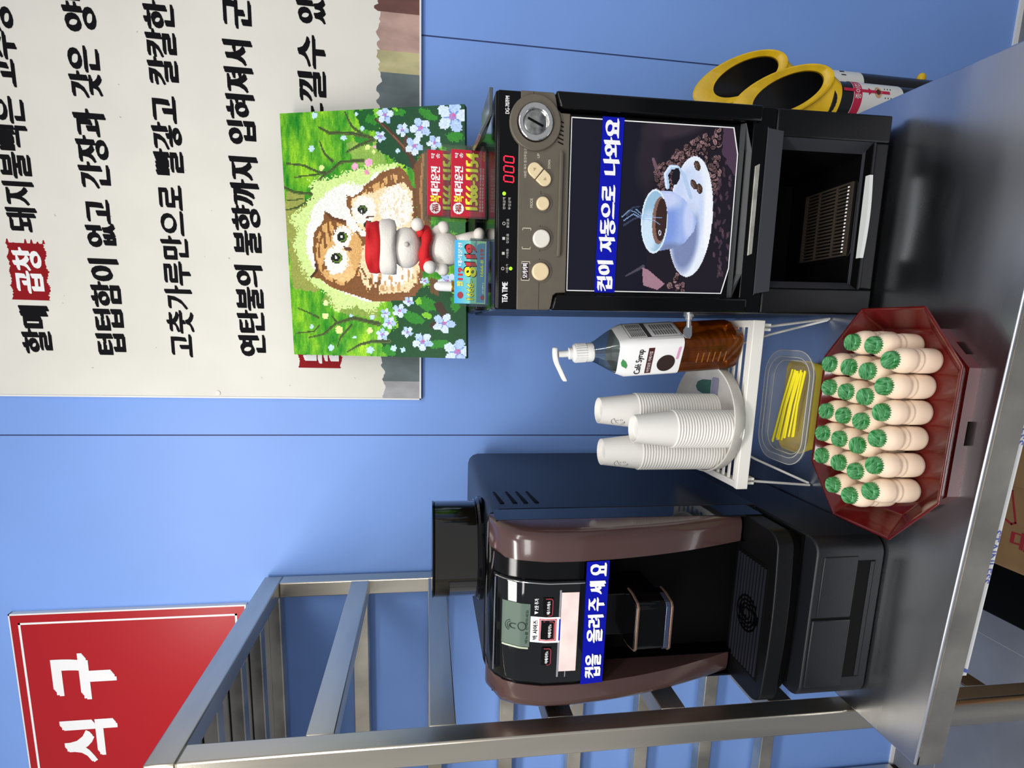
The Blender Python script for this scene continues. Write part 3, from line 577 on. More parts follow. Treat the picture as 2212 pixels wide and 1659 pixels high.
li.text('메뉴를 선택하세요', (-.497, prof(.579) - .0046, .5775), (1, 0, 0), (0, 0, 1), .058, .0055)
obj('lcd_symbols', li, M_lcdi, lcd, smooth=0); obj('lcd_side_strip', fl(MB(), -.5075, -.5045, .577, .617, -.0040), mat('lcd_edge', 'a9b39a', .4), lcd)
M_redline = mat('red_outline', 'a0323e', .5)
def ebtn(x0, x1, z0, z1, s_):
    b = obj('drink_button', MB().loft(curved(x0, x1, z0, z1, -.0052, .80)), M_gloss, cpn, bevel=.0008); rl = MB(); h = .0008
    for a in ((x0 + .002, x1 - .002, z0 + .001), (x0 + .002, x1 - .006, z1 - .001 - 0)): pass
    rl.stroke([(x0 + .003, z0 + .0015), (x1 - .004, z0 + .0015), (x1 - .0015, z0 + .004), (x1 - .0015, z1 - .004)], .0014, lambda p: (p[0], prof(p[1]) - .0056, p[1]))
    rl.stroke([(x0 + .003, z0 + .0015), (x0 + .0012, z0 + .004), (x0 + .0012, z0 + .008)], .0012, lambda p: (p[0], prof(p[1]) - .0056, p[1]))
    obj('button_outline', rl, M_redline, b, smooth=0)
    obj('button_lettering', MB().text(s_, (x0 + .004, prof(z0) - .0056, z0 + .0055), (1, 0, 0), (0, 0, 1), x1 - x0 - .009, .0055, bold=.0004), M_print, b, smooth=0)
ebtn(-.4475, -.4160, .5395, .5560, '에스프레소'); ebtn(-.5330, -.5020, .5395, .5560, '아메리카노')
so = MB(); fl(so, -.494, -.4495, .5275, .5745, -.0040)
ws = obj('white_label', so, M_print, cpn, smooth=0, label='white paper label around the middle button')
obj('label_lettering', MB().text('빅 사이즈', (-.489, prof(.565) - .0045, .5628), (1, 0, 0), (0, 0, 1), .034, .0085, bold=.0006), M_blacki, ws, smooth=0)
obj('label_bar', fl(MB(), -.490, -.453, .5270, .5295, -.0047), M_blue, ws)
rl = MB(); z0_, z1_ = .5350, .5605
for a in ((-.4905, -.4525, .5335, .5355), (-.4905, -.4525, .5592, .5610), (-.4905, -.4888, .5335, .5610), (-.4542, -.4525, .5335, .5610)): fl(rl, *a, -.0044)
obj('label_frame', rl, mat('rose_outline', 'd4606a', .5), ws, smooth=0)
ebtn(-.4880, -.4550, .5362, .5585, '아메리카노')
nt_ = MB(); nt_.text('▼ 2샷 추가', (-.4455, prof(.566) - .0038, .5625), (1, 0, 0), (0, 0, 1), .027, .007, bold=.0005); obj('small_lettering', nt_, M_print, cpn, smooth=0)
obj('pink_tape', fl(fl(MB(), -.545, -.4075, .4985, .5125, -.0046), -.545, -.4075, .5125, .5270, -.0046), mat('pink_paper_tape', 'ecd6d2', .6, var=.12, vscale=30), cpn, smooth=0, label='pale pink paper tape')
obj('tape_strips', fl(fl(MB(), -.5555, -.404, .5270, .5300, -.0034), -.556, -.545, .515, .5165, -.0034), mat('tape_strip_grey', '8a8d94', .3), cpn, smooth=0)  # thin grey strips above and left of the pink tape
bst = MB()
for k in range(5): fl(bst, -.5735, -.3585, .4495 + .0385 * k / 5, .4495 + .0385 * (k + 1) / 5, -.0020)
b5 = obj('blue_sticker', bst, M_blue, esp, label='cobalt blue paper strip with white Korean letters')
ln = MB()
for s_, x0, x1 in (('컵을', -.5635, -.5195), ('올려', -.5000, -.4500), ('주', -.4440, -.4200), ('세', -.4150, -.3915), ('요', -.3840, -.3610)): ln.text(s_, (x0, prof(.47) - .0028, .4545), (1, 0, 0), (0, 0, 1), x1 - x0, .0275, bold=.0032, vb=.0014)
obj('sticker_lettering', ln, M_print, b5, smooth=0)
# spout block
M_copper = mat('copper_trim', '7b6254', .25, .6)
sb = [(-.495, .757), (-.426, .757), (-.420, .762), (-.415, .785), (-.415, .806), (-.506, .806), (-.506, .785), (-.501, .762)]
sp = obj('spout', MB().prism(sb, 'z', .3495, .4128), M_gloss, esp, bevel=.003)
gro = [(-.460 + (x + .460) * 1.035, y - .0022) for x, y in sb]
for z_ in (.4072, .3512): obj('spout_trim', MB().prism(gro, 'z', z_, z_ + .004), M_copper, sp, bevel=.001)
obj('spout_band', MB().prism([(x, y - .0012) for x, y in sb], 'z', .3556, .3630), mat('blue_grey_chrome', '5a6480', .2, .8), sp, bevel=.0006)
for x in (-.4475, -.4725): obj('nozzle', MB().lathe([(.0062, 0), (.0065, -.006), (.004, -.010)], (x, .785, .3495), 14), mat('nozzle_brass', '8d7f66', .3, .8), sp)
ic = MB()
for x, z in ((-.469, .3835), (-.469, .3765), (-.4605, .383), (-.458, .377)): ic.quad((x, .7574, z), (x + .0035 if x > -.465 else x + .0012, .7574, z), (x + .0035 if x > -.465 else x + .0012, .7574, z + .003), (x, .7574, z + .003))
obj('spout_symbols', ic, M_print, sp, smooth=0)
# drip tray
tp = []
for a, b in ((-.622, .874), (-.622, .792)): tp.append((a, b))
for k in range(9): th = PI + PI / 2 * k / 8; tp.append((-.592 + .030 * math.cos(th), .790 + .030 * math.sin(th)))
for k in range(1, 8): x = -.592 + .250 * k / 8; tp.append((x, .760 - .006 * math.sin(PI * k / 8)))
for k in range(9): th = -PI / 2 + PI / 2 * k / 8; tp.append((-.342 + .030 * math.cos(th), .790 + .030 * math.sin(th)))
tp += [(-.312, .792), (-.312, .874)]
tr = obj('drip_tray', MB().prism(tp, 'z', .150, .1795), M_black, esp, bevel=.0025, seg=3)
obj('tray_shelf', MB().prism([(-.46 + (x + .46) * .93, .874 - (.874 - y) * .86) for x, y in tp], 'z', .1285, .1498), M_dark, esp)
gb = MB().box(-.584, -.374, .776, .862, .1794, .1801)
gp = obj('tray_grille', gb, M_dark, tr, bevel=.0003); rb_ = MB()
for k in range(10): y = .7805 + k * .0086; rb_.box(-.578, -.380, y, y + .0034, .1800, .1822)
obj('grille_rib', rb_, mat('slate_plastic', '1d1e26', .3), gp, smooth=0)
rg = MB()
for r in (.010, .017, .024, .031): rg.loft([[(-.479 + q * math.cos(2 * PI * i / 36), .818 + q * .92 * math.sin(2 * PI * i / 36), z) for i in range(36)] for q, z in ((r - .0016, .1800), (r - .0016, .1834), (r + .0016, .1834), (r + .0016, .1800))], cap=False)
obj('grille_rings', rg, M_gloss, gp)
# hopper, vents
hp = obj('bean_hopper', MB().lathe([(.0905, 0), (.0905, .078), (.088, .0805), (.0, .0805)], (-.4175, 1.0, .646), 40, cap=False).lathe([(.0865, 0), (.0865, .076)], (-.4175, 1.0, .646), 40, cap=False), mat('smoked_hopper', '17140e', .08, trans=.3, coat=.6, ior=1.5), esp)
obj('hopper_base', MB().lathe([(.098, 0), (.098, .006), (.094, .010), (.094, .013), (.0, .013)], (-.4175, 1.0, .636), 40), M_gloss, hp)
obj('hopper_lid', MB().lathe([(.091, .0800), (.091, .083), (.06, .0845), (.0, .0845)], (-.4175, 1.0, .646), 40), M_gloss, hp)
be = MB(); rr = random.Random(2)
for k in range(70): a = rr.uniform(0, 2 * PI); q = rr.uniform(.03, .08); be.ball((-.4175 + q * math.cos(a), 1.0 + q * math.sin(a), .656 + rr.uniform(0, .02)), .006, .0045, .004, 8, 5)
obj('coffee_beans', be, mat('bean_brown', '4a2c14', .35), hp)['kind'] = 'stuff'
vn = MB()
for k, z in enumerate((.600, .576, .556, .536)): vn.prism([(.938, z), (1.008, z + .009), (1.008, z + .0135), (.938, z + .0085)], 'x', EX1 - .002, EX1 + .0015)
obj('vent_slots', vn, M_dark, esp, bevel=.001)
for x, y in ((-.56, .80), (-.34, .80), (-.56, 1.2), (-.34, 1.2)): obj('foot', MB().lathe([(.014, 0), (.014, .003)], (x, y, 0), 14), M_dark, esp)

# ------------------------------------------------------------------ white folding shelf with dish, cup stacks and syrup
t = thing('folding_shelf', 'white slatted plastic shelf on folding wire legs between the two machines', 'shelf', (-.12, 1.0, 0))
sx0, sx1, sy0, sy1 = -.2735, .0275, .885, 1.125
sh = MB().box(sx0, sx1, sy0, sy0 + .010, .163, .1845).box(sx0, sx0 + .012, sy0 + .0102, sy1 - .0102, .163, .1825).box(sx1 - .012, sx1, sy0 + .0102, sy1 - .0102, .163, .1825).box(sx0, sx1, sy1 - .010, sy1, .163, .1825).box(-.135, -.127, sy0 + .0102, sy1 - .0102, .164, .1662)
obj('shelf_frame', sh, M_rack, t, bevel=.0022)
sl = MB(); y = sy0 + .017
while y < sy1 - .014: sl.box(sx0 + .011, sx1 - .011, y, y + .0080, .1768, .1795); y += .0190
obj('slats', sl, M_rack, t, bevel=.001)
for x in (sx0 + .012, sx1 - .012): obj('clip', MB().box(x - .006, x - .001, sy0 + .008, sy0 + .024, .146, .164).box(x + .002, x + .007, sy0 + .008, sy0 + .024, .146, .164), M_rack, t, bevel=.001)
lx = sx0 + .012; M_wire = mat('white_coated_wire', 'd9d9d6', .4)
obj('wire_leg', MB().tube([(lx, sy0 + .016, .160), (lx - .020, .932, .0035), (lx - .017, .935, .0032), (-.246, 1.0, .077), (-.200, 1.08, .158), (-.198, 1.083, .167)], .0024, 8), M_wire, t)
obj('wire_leg', MB().tube([(sx1 - .012, sy0 + .016, .160), (.036, .936, .0035), (.033, .942, .0032), (.004, 1.0, .077), (-.040, 1.08, .158), (-.042, 1.083, .167)], .0024, 8), M_wire, t)

t = thing('oval_dish', 'speckled cream oval dish printed with a small cactus, holding the cup stacks', 'dish', (-.157, .985, .1847))
da, db = .105, .121
di = MB().lathe([(.90, 0), (.97, .006), (1.0, .026), (.975, .0265), (.945, .008), (.90, .0038), (.0, .0038)], (-.157, .987, .1848), 56, cap=False, sx=da, sy=db).lathe([(.90, 0), (.0, 0)], (-.157, .987, .1848), 56, cap=False, sx=da, sy=db)
obj('dish_body', di, M_dish, t, smooth=50)
DZ = .1892; ct = MB(); M_cact = mat('cactus_green', '3f6b58', .6, var=.25, vscale=200, vstretch=(4, .5, 1)); M_pot = mat('pot_lilac', '8f8ba0', .6)
ct.poly([(-.100 + x, 1.0 + y, DZ) for x, y in ((-.015, 0), (.014, 0), (.012, .035), (.006, .054), (-.004, .060), (-.012, .052), (-.016, .030))])
obj('cactus_print', ct, M_cact, t, smooth=0, label='green cactus print')
obj('pot_print', MB().poly([(x, y, DZ) for x, y in rrect(-.098, .985, .018, .013, .005)]), M_pot, t, smooth=0, label='lilac plant pot print')

# one paper cup, upside down, rim on z = 0
cupm_ = MB(); n = 40
cupm_.lathe([(.0322, .0002), (.0330, -.0000), (.0340, .0008), (.0343, .0019), (.0338, .0030), (.0328, .0034), (.0322, .0040), (.0245, .0715), (.0242, .0730), (.0232, .0731), (.0228, .0724), (.0224, .0640), (.0, .0640)], (0, 0, 0), n, cap=False)
cup_me = None
stacks = [('nearest', (-.1655, .9035), 24, .00515, 'the front stack on the dish'), ('left', (-.2185, .955), 31, .00525, 'the stack beside the brown machine'), ('right', (-.1455, .9845), 31, .00525, 'the stack beside the syrup bottle')]
for nm, (x, y), n, pit, where in stacks:
    for k in range(n):
        z = .1888 + k * pit; frm = n - 1 - k
        if cup_me is None: o = obj('paper_cup', cupm_, M_paper); cup_me = o.data
        else: o = bpy.data.objects.new('paper_cup', cup_me); C.objects.link(o)
        o.location = (x, y, z); ORG[o.name] = Vector((x, y, z))
        if frm == 0: lab = 'topmost upturned paper cup on ' + where
        else: lab = ORD[frm] + ' paper cup from the top in ' + where
        tag(o, lab, 'cup', 'white paper cups stacked upside down')
        o.rotation_euler = (0, 0, k * 1.7)
        if frm == 0 and nm != 'nearest':
            o.rotation_euler = (0, 0, 0); mp_ = MB(); put = lambda p, ox=x, oy=y, oz=z: (ox + (.0324 - .0077 * (p[1] - .004) / .0675 + .0003) * math.sin(p[0]), oy - (.0324 - .0077 * (p[1] - .004) / .0675 + .0003) * math.cos(p[0]), oz + p[1])
            mp_.stroke([(-.42, .050), (-.55, .0535), (-.80, .053), (-1.0, .048), (-1.06, .041), (-1.02, .034), (-.90, .030), (-.74, .028), (-.62, .029)], .0010, put)
            mp_.stroke([(-.42, .050), (-.60, .047), (-.76, .044), (-.84, .040), (-.82, .035), (-.74, .031), (-.62, .029)], .0010, put)
            for a_, b_, r in ((-.56, .043, .0016), (-.52, .036, .0024)): mp_.stroke([(a_ + r * 30 * math.cos(q * PI / 3), b_ + r * math.sin(q * PI / 3)) for q in range(7)], .0008, put)
            mp_.v = [tuple(Vector(p) - Vector((x, y, z))) for p in mp_.v]; ORG[o.name] = Vector((0, 0, 0))
            obj('moon_print', mp_, mat('grey_line', '8d8b86' if nm == 'left' else '605e59', .7, spec=.1), o, smooth=0, label='grey line drawing of a moon face')

# syrup bottle, leaning slightly
t = syr = thing('syrup_bottle', 'clear pump bottle of amber cafe syrup with a white label', 'bottle', (-.0140, .948, .1800), rot=(0, math.radians(-4.6), 0))
def sq(h, z, p=3.2, n=40):
    r = []
    for i in range(n):
        a = 2 * PI * i / n; c, s_ = math.cos(a), math.sin(a); q = (abs(c) ** p + abs(s_) ** p) ** (-1 / p); r.append((h * q * c, h * q * s_, z))
    return r
def octa(h, z, k=.42): q = h * k; return [(h, -q, z), (h, q, z), (q, h, z), (-q, h, z), (-h, q, z), (-h, -q, z), (-q, -h, z), (q, -h, z)]
def sqr(h, z, ch=.62, n=3):
    pts = []; h *= .915
    for cx, cy, a0 in ((1, 1, 0), (-1, 1, 90), (-1, -1, 180), (1, -1, 270)):
        for k in range(n + 1):
            a = math.radians(a0 + 90 * k / n); r = h * (1 - ch); pts.append((cx * h * ch + r * math.cos(a), cy * h * ch + r * math.sin(a), z))
    return pts
RZ = Matrix.Rotation(math.radians(-28), 3, 'Z'); turn = lambda ring: [tuple(RZ @ Vector(p)) for p in ring]
liq = obj('syrup', MB().loft([turn(sqr(h, z)) for h, z in ((.030, .001), (.036, .005), (.0395, .014), (.0402, .028), (.0402, .112), (.0398, .1150))]), M_amber, syr, smooth=30, label='amber syrup filling the lower half')
obj('bottle_body', MB().loft([turn(sqr(h, z)) for h, z in ((.0385, .1150), (.0408, .1175), (.0408, .216), (.0405, .2175))], cap=False), M_pet, syr, smooth=30)
lab_ = obj('label', MB().loft([turn(sqr(h, z)) for h, z in ((.0413, .1180), (.0413, .2160), (.0355, .2320))], cap=False), M_print, syr, smooth=30)
obj('shoulder', MB().loft([turn(sqr(h, z)) for h, z in ((.0405, .2176), (.0300, .2420), (.0180, .2640), (.0140, .2730))], cap=False), M_pet, syr, smooth=30)
fx = RZ @ Vector((1, 0, 0)); nb = RZ @ Vector((0, -1, 0)); F0 = nb * .0382       # label face that looks at the viewer
gbx = MB()
for k in range(6):
    z = .035 + k * .0105; c_ = nb * .0367
    gbx.tube([tuple(c_ + fx * -.012 + Vector((0, 0, z))), tuple(c_ + fx * .008 + Vector((0, 0, z)))], .0012, 8)
obj('grip_ribs', gbx, mat('amber_ridge', 'b5702a', .15, trans=.5), syr)
fc = lambda a, z: F0 + fx * a + Vector((0, 0, z))
lt = MB().text('Café Syrup', fc(-.0275, .187), fx, (0, 0, 1), .050, .015, bold=.0008); obj('label_lettering', lt, M_blacki, lab_, smooth=0)
M_maroon = mat('maroon_band', '4a1818', .5); obj('label_band', MB().loft([[fc(-.0265, z) for z in (.171, .182)], [fc(.0245, z) for z in (.171, .182)]], cap=False, closed=False), M_maroon, lab_, smooth=0)
obj('band_lettering', MB().text('자연담은 카페시럽', fc(-.0245, .1735) + nb * .0003, fx, (0, 0, 1), .042, .006), M_print, lab_, smooth=0)
cf = MB(); cf.poly([tuple(fc(-.008 + .0165 * math.cos(a), .1455 + .0165 * math.sin(a)) + nb * .0002) for a in [2 * PI * k / 32 for k in range(32)]]); obj('coffee_print', cf, mat('coffee_print', '2c1c18', .6), lab_, smooth=0)
lf = MB(); lf.poly([tuple(fc(-.005 + a, .2225 + b) + nb * (-.0011 - .33 * b)) for a, b in ((-.009, -.005), (-.003, -.006), (.004, -.003), (.009, .003), (.002, .005), (-.005, .003))]); obj('leaf_print', lf, mat('leaf_green', '3c8a48', .5), lab_, smooth=0)
obj('pink_print', MB().poly([tuple(fc(a, b)) for a, b in ((.000, .1235), (.022, .1225), (.024, .1245), (.022, .1275), (.000, .1285), (-.002, .126))]), mat('pink_print', 'd79ac0', .6), lab_, smooth=0)
rx = RZ @ Vector((0, 1, 0)); G0 = fx * .0382; gc = lambda a, z: G0 + rx * a + Vector((0, 0, z))
bp_ = MB(); bp_.stroke([(-.024, .120), (.024, .120), (.028, .214), (-.024, .214), (-.024, .120)], .0008, lambda p: tuple(gc(p[0], p[1])))
for k in range(8): bp_.text('원재료명 및 함량 보관방법', gc(-.021, .1835 + k * .0034), rx, (0, 0, 1), .042, .0026, bold=.0006)
bp_.stroke([(-.022, .178), (.022, .178)], .0075, lambda p: tuple(gc(p[0], p[1])))
for k in range(9): bp_.text('영양정보 총내용량', gc(-.018, .125 + k * .0048), rx, (0, 0, 1), .036, .0034, bold=.0008)
obj('fine_print', bp_, mat('fine_ink', '4c4a4c', .6), lab_, smooth=0)
pm = obj('pump', MB().lathe([(.0150, .268), (.0168, .270), (.0168, .279), (.0160, .281), (.0160, .303), (.0140, .3045), (.0105, .306), (.0105, .312), (.0060, .3135), (.0060, .331)], (0, 0, 0), 28), M_white, syr)
rib = MB()
for k in range(24): a = 2 * PI * k / 24; rib.box(-.0008, .0008, -.0171, -.0155, .2825, .3015) if False else rib.tube([(.0161 * math.cos(a), .0161 * math.sin(a), .2825), (.0161 * math.cos(a), .0161 * math.sin(a), .3015)], .0011, 6)
obj('collar_ribs', rib, M_white, pm)
hd = MB().loft([[(x, yy * wd, zz + dz) for yy, dz in ((-1, -.004), (-.8, .0035), (0, .0055), (.8, .0035), (1, -.004), (0, -.0045))] for x, wd, zz in ((.013, .006, .3365), (.010, .0085, .3370), (-.004, .0095, .3375), (-.016, .0075, .3350), (-.030, .006, .3280), (-.042, .0055, .3235), (-.050, .0050, .3190))])
obj('pump_head', hd, M_white, pm, smooth=60, sub=1)
obj('dip_tube', MB().tube([(0, 0, .27), (0, 0, .02)], .003, 8), M_pet, pm)
# ------------------------------------------------------------------ clear tub of yellow stirrers behind the red tray
t = thing('yellow_tub', 'yellow plastic tub under the clear tub, behind the red tray', 'tub', (-.131, .955, 0))
obj('tub_body', MB().loft([[(x, y, z) for x, y in rrect(-.131, .957, hx, hy, r)] for hx, hy, r, z in ((.080, .030, .012, .001), (.088, .040, .018, .034), (.0865, .0385, .018, .034), (.079, .029, .012, .003))]), mat('yellow_tub_plastic', 'ead23a', .4, sss=.15), t)
t = thing('clear_tub', 'clear plastic food tub holding yellow stirrers, under the white shelf', 'tub', (-.131, .955, .0345))
rr_ = lambda hx, hy, r, z: [(x, y, z) for x, y in rrect(-.131, .953, hx, hy, r, 8)]
obj('tub_body', MB().loft([rr_(.078, .040, .02, .0352), rr_(.082, .045, .025, .037), rr_(.090, .056, .035, .0575), rr_(.094, .060, .038, .0605), rr_(.107, .071, .048, .0610), rr_(.1075, .0715, .048, .0585)], cap=False).poly(rr_(.078, .040, .02, .0352)), M_tub, t, smooth=50)
rim = MB()
for hx, hy, r, z in ((.1070, .0710, .048, .0612), (.0945, .0605, .038, .0612), (.088, .053, .034, .0535)):
    p = rr_(hx, hy, r, z); rim.tube(p + [p[0]], .0008, 6, cap=False)
obj('rim', rim, mat('frosted_rim', 'b9bcb8', .35), t)
rr = random.Random(4); ends = []
NS = 11
for k in range(NS):
    f = k / (NS - 1); x0 = -.205 + .022 * f + rr.uniform(-.004, .004); y0 = .990 - .062 * f; x1 = -.062 + rr.uniform(-.004, .004); y1 = .948 - .030 * f + rr.uniform(-.003, .003)
    z0 = .050 + rr.uniform(0, .008); z1 = .052 + .006 * (1 - f); q = rr.uniform(-.002, .002)
    o = obj('stirrer', MB().tube([(x0, y0, z0), ((x0 + x1) / 2, (y0 + y1) / 2 + q, (z0 + z1) / 2 + .002), (x1, y1, z1)], .0019, 8), M_straw)
    tag(o, 'thin yellow drink stirrer in the clear tub, ' + ORD[k] + ' from the wall side of the bundle', 'stirrer', 'yellow stirrers in the clear tub')

# ------------------------------------------------------------------ red lacquer tray with yogurt drinks
t = thing('octagonal_tray', 'red lacquered eight-sided tray full of small yogurt bottles', 'tray', (-.124, .748, 0))
def octo(hx, hy, cx, cy, z): return [(-.124 + sx * x, .748 + sy * y, z) for sx, sy, x, y in ((1, 1, hx - cx, hy), (-1, 1, hx - cx, hy), (-1, 1, hx, hy - cy), (-1, -1, hx, hy - cy), (-1, -1, hx - cx, hy), (1, -1, hx - cx, hy), (1, -1, hx, hy - cy), (1, 1, hx, hy - cy))]
obj('tray_body', MB().loft([octo(.142, .100, .062, .056, .014), octo(.1735, .1275, .079, .069, .052), octo(.1690, .1230, .077, .067, .0525), octo(.1400, .0980, .061, .055, .0195)]), M_lac, t, bevel=.0022, seg=3, smooth=20)
ft = MB(); a_, b_ = octo(.142, .106, .052, .056, 0), octo(.136, .100, .050, .054, 0)
for i in range(8):
    p, q = Vector(a_[i]), Vector(a_[(i + 1) % 8]); pi_, qi = Vector(b_[i]), Vector(b_[(i + 1) % 8]); h = .0185; L = (q - p).length; e = min(.017, L * .16) / L
    for (f0, f1, z0) in ((0, .5 - e, 0), (.5 - e, .5 + e, .0065), (.5 + e, 1, 0)):
        A, B, Ai, Bi = p.lerp(q, f0), p.lerp(q, f1), pi_.lerp(qi, f0), pi_.lerp(qi, f1)
        ft.add([(A.x, A.y, z0), (B.x, B.y, z0), (Bi.x, Bi.y, z0), (Ai.x, Ai.y, z0), (A.x, A.y, h), (B.x, B.y, h), (Bi.x, Bi.y, h), (Ai.x, Ai.y, h)], [(0, 3, 2, 1), (4, 5, 6, 7), (0, 1, 5, 4), (1, 2, 6, 5), (2, 3, 7, 6), (3, 0, 4, 7)])
obj('tray_foot', ft, M_lac, t, smooth=20)
ROWS = [('front row', [(-.2205, .6955), (-.1815, .6955), (-.1415, .6975), (-.1030, .6970), (-.0655, .6990), (-.0280, .6950)]),
        ('second row from front', [(-.2390, .7330), (-.1990, .7285), (-.1592, .7315), (-.1218, .7315), (-.0845, .7305), (-.0465, .7325), (-.0080, .7285)]),
        ('third row from front', [(-.2325, .7695), (-.1942, .7640), (-.1568, .7695), (-.1190, .7680), (-.0815, .7690), (-.0432, .7700), (-.0050, .7700)]),
        ('back row', [(-.1920, .8030), (-.1550, .8070), (-.1175, .8060), (-.0785, .8060), (-.0410, .8120)])]
ym = MB().lathe([(.0, .0015), (.0120, .0015), (.0150, .0), (.0172, .0025), (.0181, .0070), (.0182, .0265), (.0172, .0290), (.0168, .0310), (.0176, .0328), (.0176, .0345), (.0166, .0370), (.0166, .0395), (.0180, .0425), (.0182, .0450), (.0182, .0520), (.0172, .0575), (.0148, .0630), (.0124, .0668), (.0114, .0690), (.0114, .0735), (.0, .0735)], (0, 0, 0), 32, cap=False)
cm = MB(); nn_ = 44
def crimp(r, z, a): return [(r * (1 + a * (i % 2)) * math.cos(2 * PI * i / nn_), r * (1 + a * (i % 2)) * math.sin(2 * PI * i / nn_), z) for i in range(nn_)]
cm.loft([crimp(.0120, .0655, .12), crimp(.0124, .0700, .06), crimp(.0124, .0742, .0), crimp(.0116, .0752, 0), crimp(.0108, .0750, 0), crimp(.0100, .0744, 0), crimp(.001, .0742, 0)])
ybot = None; first = []
for rn, row in ROWS:
    for k, (x, y) in enumerate(row):
        side = 'left' if k <= len(row) // 2 else 'right'; kk = k if side == 'left' else len(row) - 1 - k
        lab = 'yogurt bottle, green foil cap, ' + (ORD[kk] + ' from ' + side if kk else side + ' end') + ' of ' + rn
        if ybot is None:
            o = thing('yogurt_bottle', lab, 'bottle', (x, y, .0197), 'yogurt bottles on the red tray'); off = Vector((x, y, .0197))
            for nm, mb_, m_ in (('bottle', ym, M_yog), ('foil_cap', cm, M_foil)):
                mb_.v = [tuple(Vector(p) + off) for p in mb_.v]; obj(nm, mb_, m_, o, smooth=40, label='crimped green foil cap' if nm == 'foil_cap' else None)
            ybot = o
        else: o = dup(ybot, (x, y, .0197), lab, 'yogurt bottles on the red tray')
        o.rotation_euler = (0, 0, rr.uniform(0, 6))

# ------------------------------------------------------------------ on top of the vending machine
VT = lambda x: .6385 + (x - .041) * .01745
def pocket(mb, x0, x1, y0, y1, z0, zf, zb, th=.0016):
    mb.box(x0, x1, y0, y0 + th, z0, zf).box(x0, x1, y1 - th, y1, z0, zb).box(x0, x0 + th, y0 + th, y1 - th, z0, zf).box(x1 - th, x1, y0 + th, y1 - th, z0, zf).box(x0 + th, x1 - th, y0 + th, y1 - th, z0, z0 + th); return mb
ch = thing('red_card_holder', 'clear two-step acrylic card holder with red business cards on the vending machine', 'card holder', (.235, .99, .6425))
obj('front_pocket', pocket(MB(), .1775, .2895, .943, .972, .6425, .671, .7075), M_acryl, ch)
obj('back_pocket', pocket(MB(), .1835, .3020, .985, 1.012, .6425, .715, .7480), M_acryl, ch)
def cards(name, label, x0, x1, y0, z0, z1, m, kind, group, tilt=0):
    t = thing(name, label, 'business cards', ((x0 + x1) / 2, y0, z0), group)
    obj('card_stack', MB().box(x0, x1, y0, y0 + .016, z0, z1), m, t, bevel=.0008); h = z1 - z0; w_ = x1 - x0; y = y0 - .0004; X = lambda f: x0 + w_ * f; Z_ = lambda f: z0 + h * f
    a = MB(); b = MB()
    if kind == 'red':
        a.text('대리운전', (X(.31), y, Z_(.66)), R_, U_, w_ * .44, h * .25, bold=.0016, vb=.0006); a.text('탁', (X(.87), y, Z_(.80)), R_, U_, w_ * .08, h * .10, bold=.0006); a.text('송', (X(.87), y, Z_(.67)), R_, U_, w_ * .08, h * .10, bold=.0006)
        a.poly([(X(.115) + w_ * .085 * (1 + .06 * (k % 2)) * math.cos(2 * PI * k / 24), y, Z_(.785) + w_ * .085 * (1 + .06 * (k % 2)) * math.sin(2 * PI * k / 24)) for k in range(24)])
        for k in range(2): a.text('친절하고 안전하게 모시겠습니다', (X(.08), y, Z_(.13 - .07 * k)), R_, U_, w_ * .66, h * .045)
        b.text('복', (X(.205), y, Z_(.63)), R_, U_, w_ * .11, h * .29, bold=.0018, vb=.0006); b.text('1566-5154', (X(.10), y, Z_(.22)), R_, U_, w_ * .86, h * .37, bold=.0028, vb=.001)
        obj('seal_character', MB().text('福', (X(.05), y - .0003, Z_(.70)), R_, U_, w_ * .125, h * .18, bold=.0007), M_stamp, t, smooth=0)
        obj('outline_lettering', MB().text('1566-5154', (X(.085), y + .0002, Z_(.19)), R_, U_, w_ * .885, h * .41, bold=.0036, vb=.0014), mat('card_outline', '6a1420', .6), t, smooth=0)
        obj('corner_lettering', MB().text('우주', (X(.86), y, Z_(.10)), R_, U_, w_ * .09, h * .045).text('콜센터', (X(.84), y, Z_(.03)), R_, U_, w_ * .13, h * .06, bold=.0005), mat('orange_ink', 'e0903c', .5), t, smooth=0)
    obj('white_lettering', a, M_print, t, smooth=0); obj('yellow_lettering', b, mat('lemon_ink', 'f4e63a', .5), t, smooth=0)
M_redcard = mat('crimson_card', 'bd1634', .35)
cards('business_card_stack', 'red business cards in the front pocket, phone number 1566-5154 fully visible', .1815, .2840, .948, .6445, .7010, M_redcard, 'red', 'business cards on the vending machine')
cards('business_card_stack', 'red business cards in the back pocket, half hidden by the front ones', .1885, .2930, .990, .6765, .7395, M_redcard, 'red', 'business cards on the vending machine')
bh = thing('blue_card_holder', 'small clear acrylic holder with blue business cards, left on the vending machine', 'card holder', (.09, .905, .640))
obj('pocket', pocket(MB(), .0355, .1400, .897, .922, .6405, .672, .6900), M_acryl, bh)
t = thing('business_card_stack', 'sky blue and green business cards in the left holder', 'business cards', (.09, .901, .642), 'business cards on the vending machine')
bc = Art(60, 40, (0, 0), (1, 0), (1, 1), (0, 1), 3)
top_, bot_ = np.array((70, 176, 232.)), np.array((176, 226, 170.)); bc.rgb = top_ + (bot_ - top_) * np.clip(bc.Y[..., None] * 1.3, 0, 1)
bc.fill((bc.Y > .93).astype(float), (84, 74, 170)); bc.fill(bc.poly([(.02, .66), (.93, .66), (.96, .72), (.96, .90), (.02, .90)]), (96, 150, 190)); bc.fill(bc.poly([(.80, .52), (1, .60), (1, .66), (.70, .66)]), (120, 130, 196), .7)
bx0, bx1, bz0, bz1, by = .0395, .1365, .6425, .6960, .9005
cs = obj('card_stack', MB().box(bx0, bx1, by + .0002, by + .016, bz0, bz1), mat('sky_card', '4aaee4', .35), t)
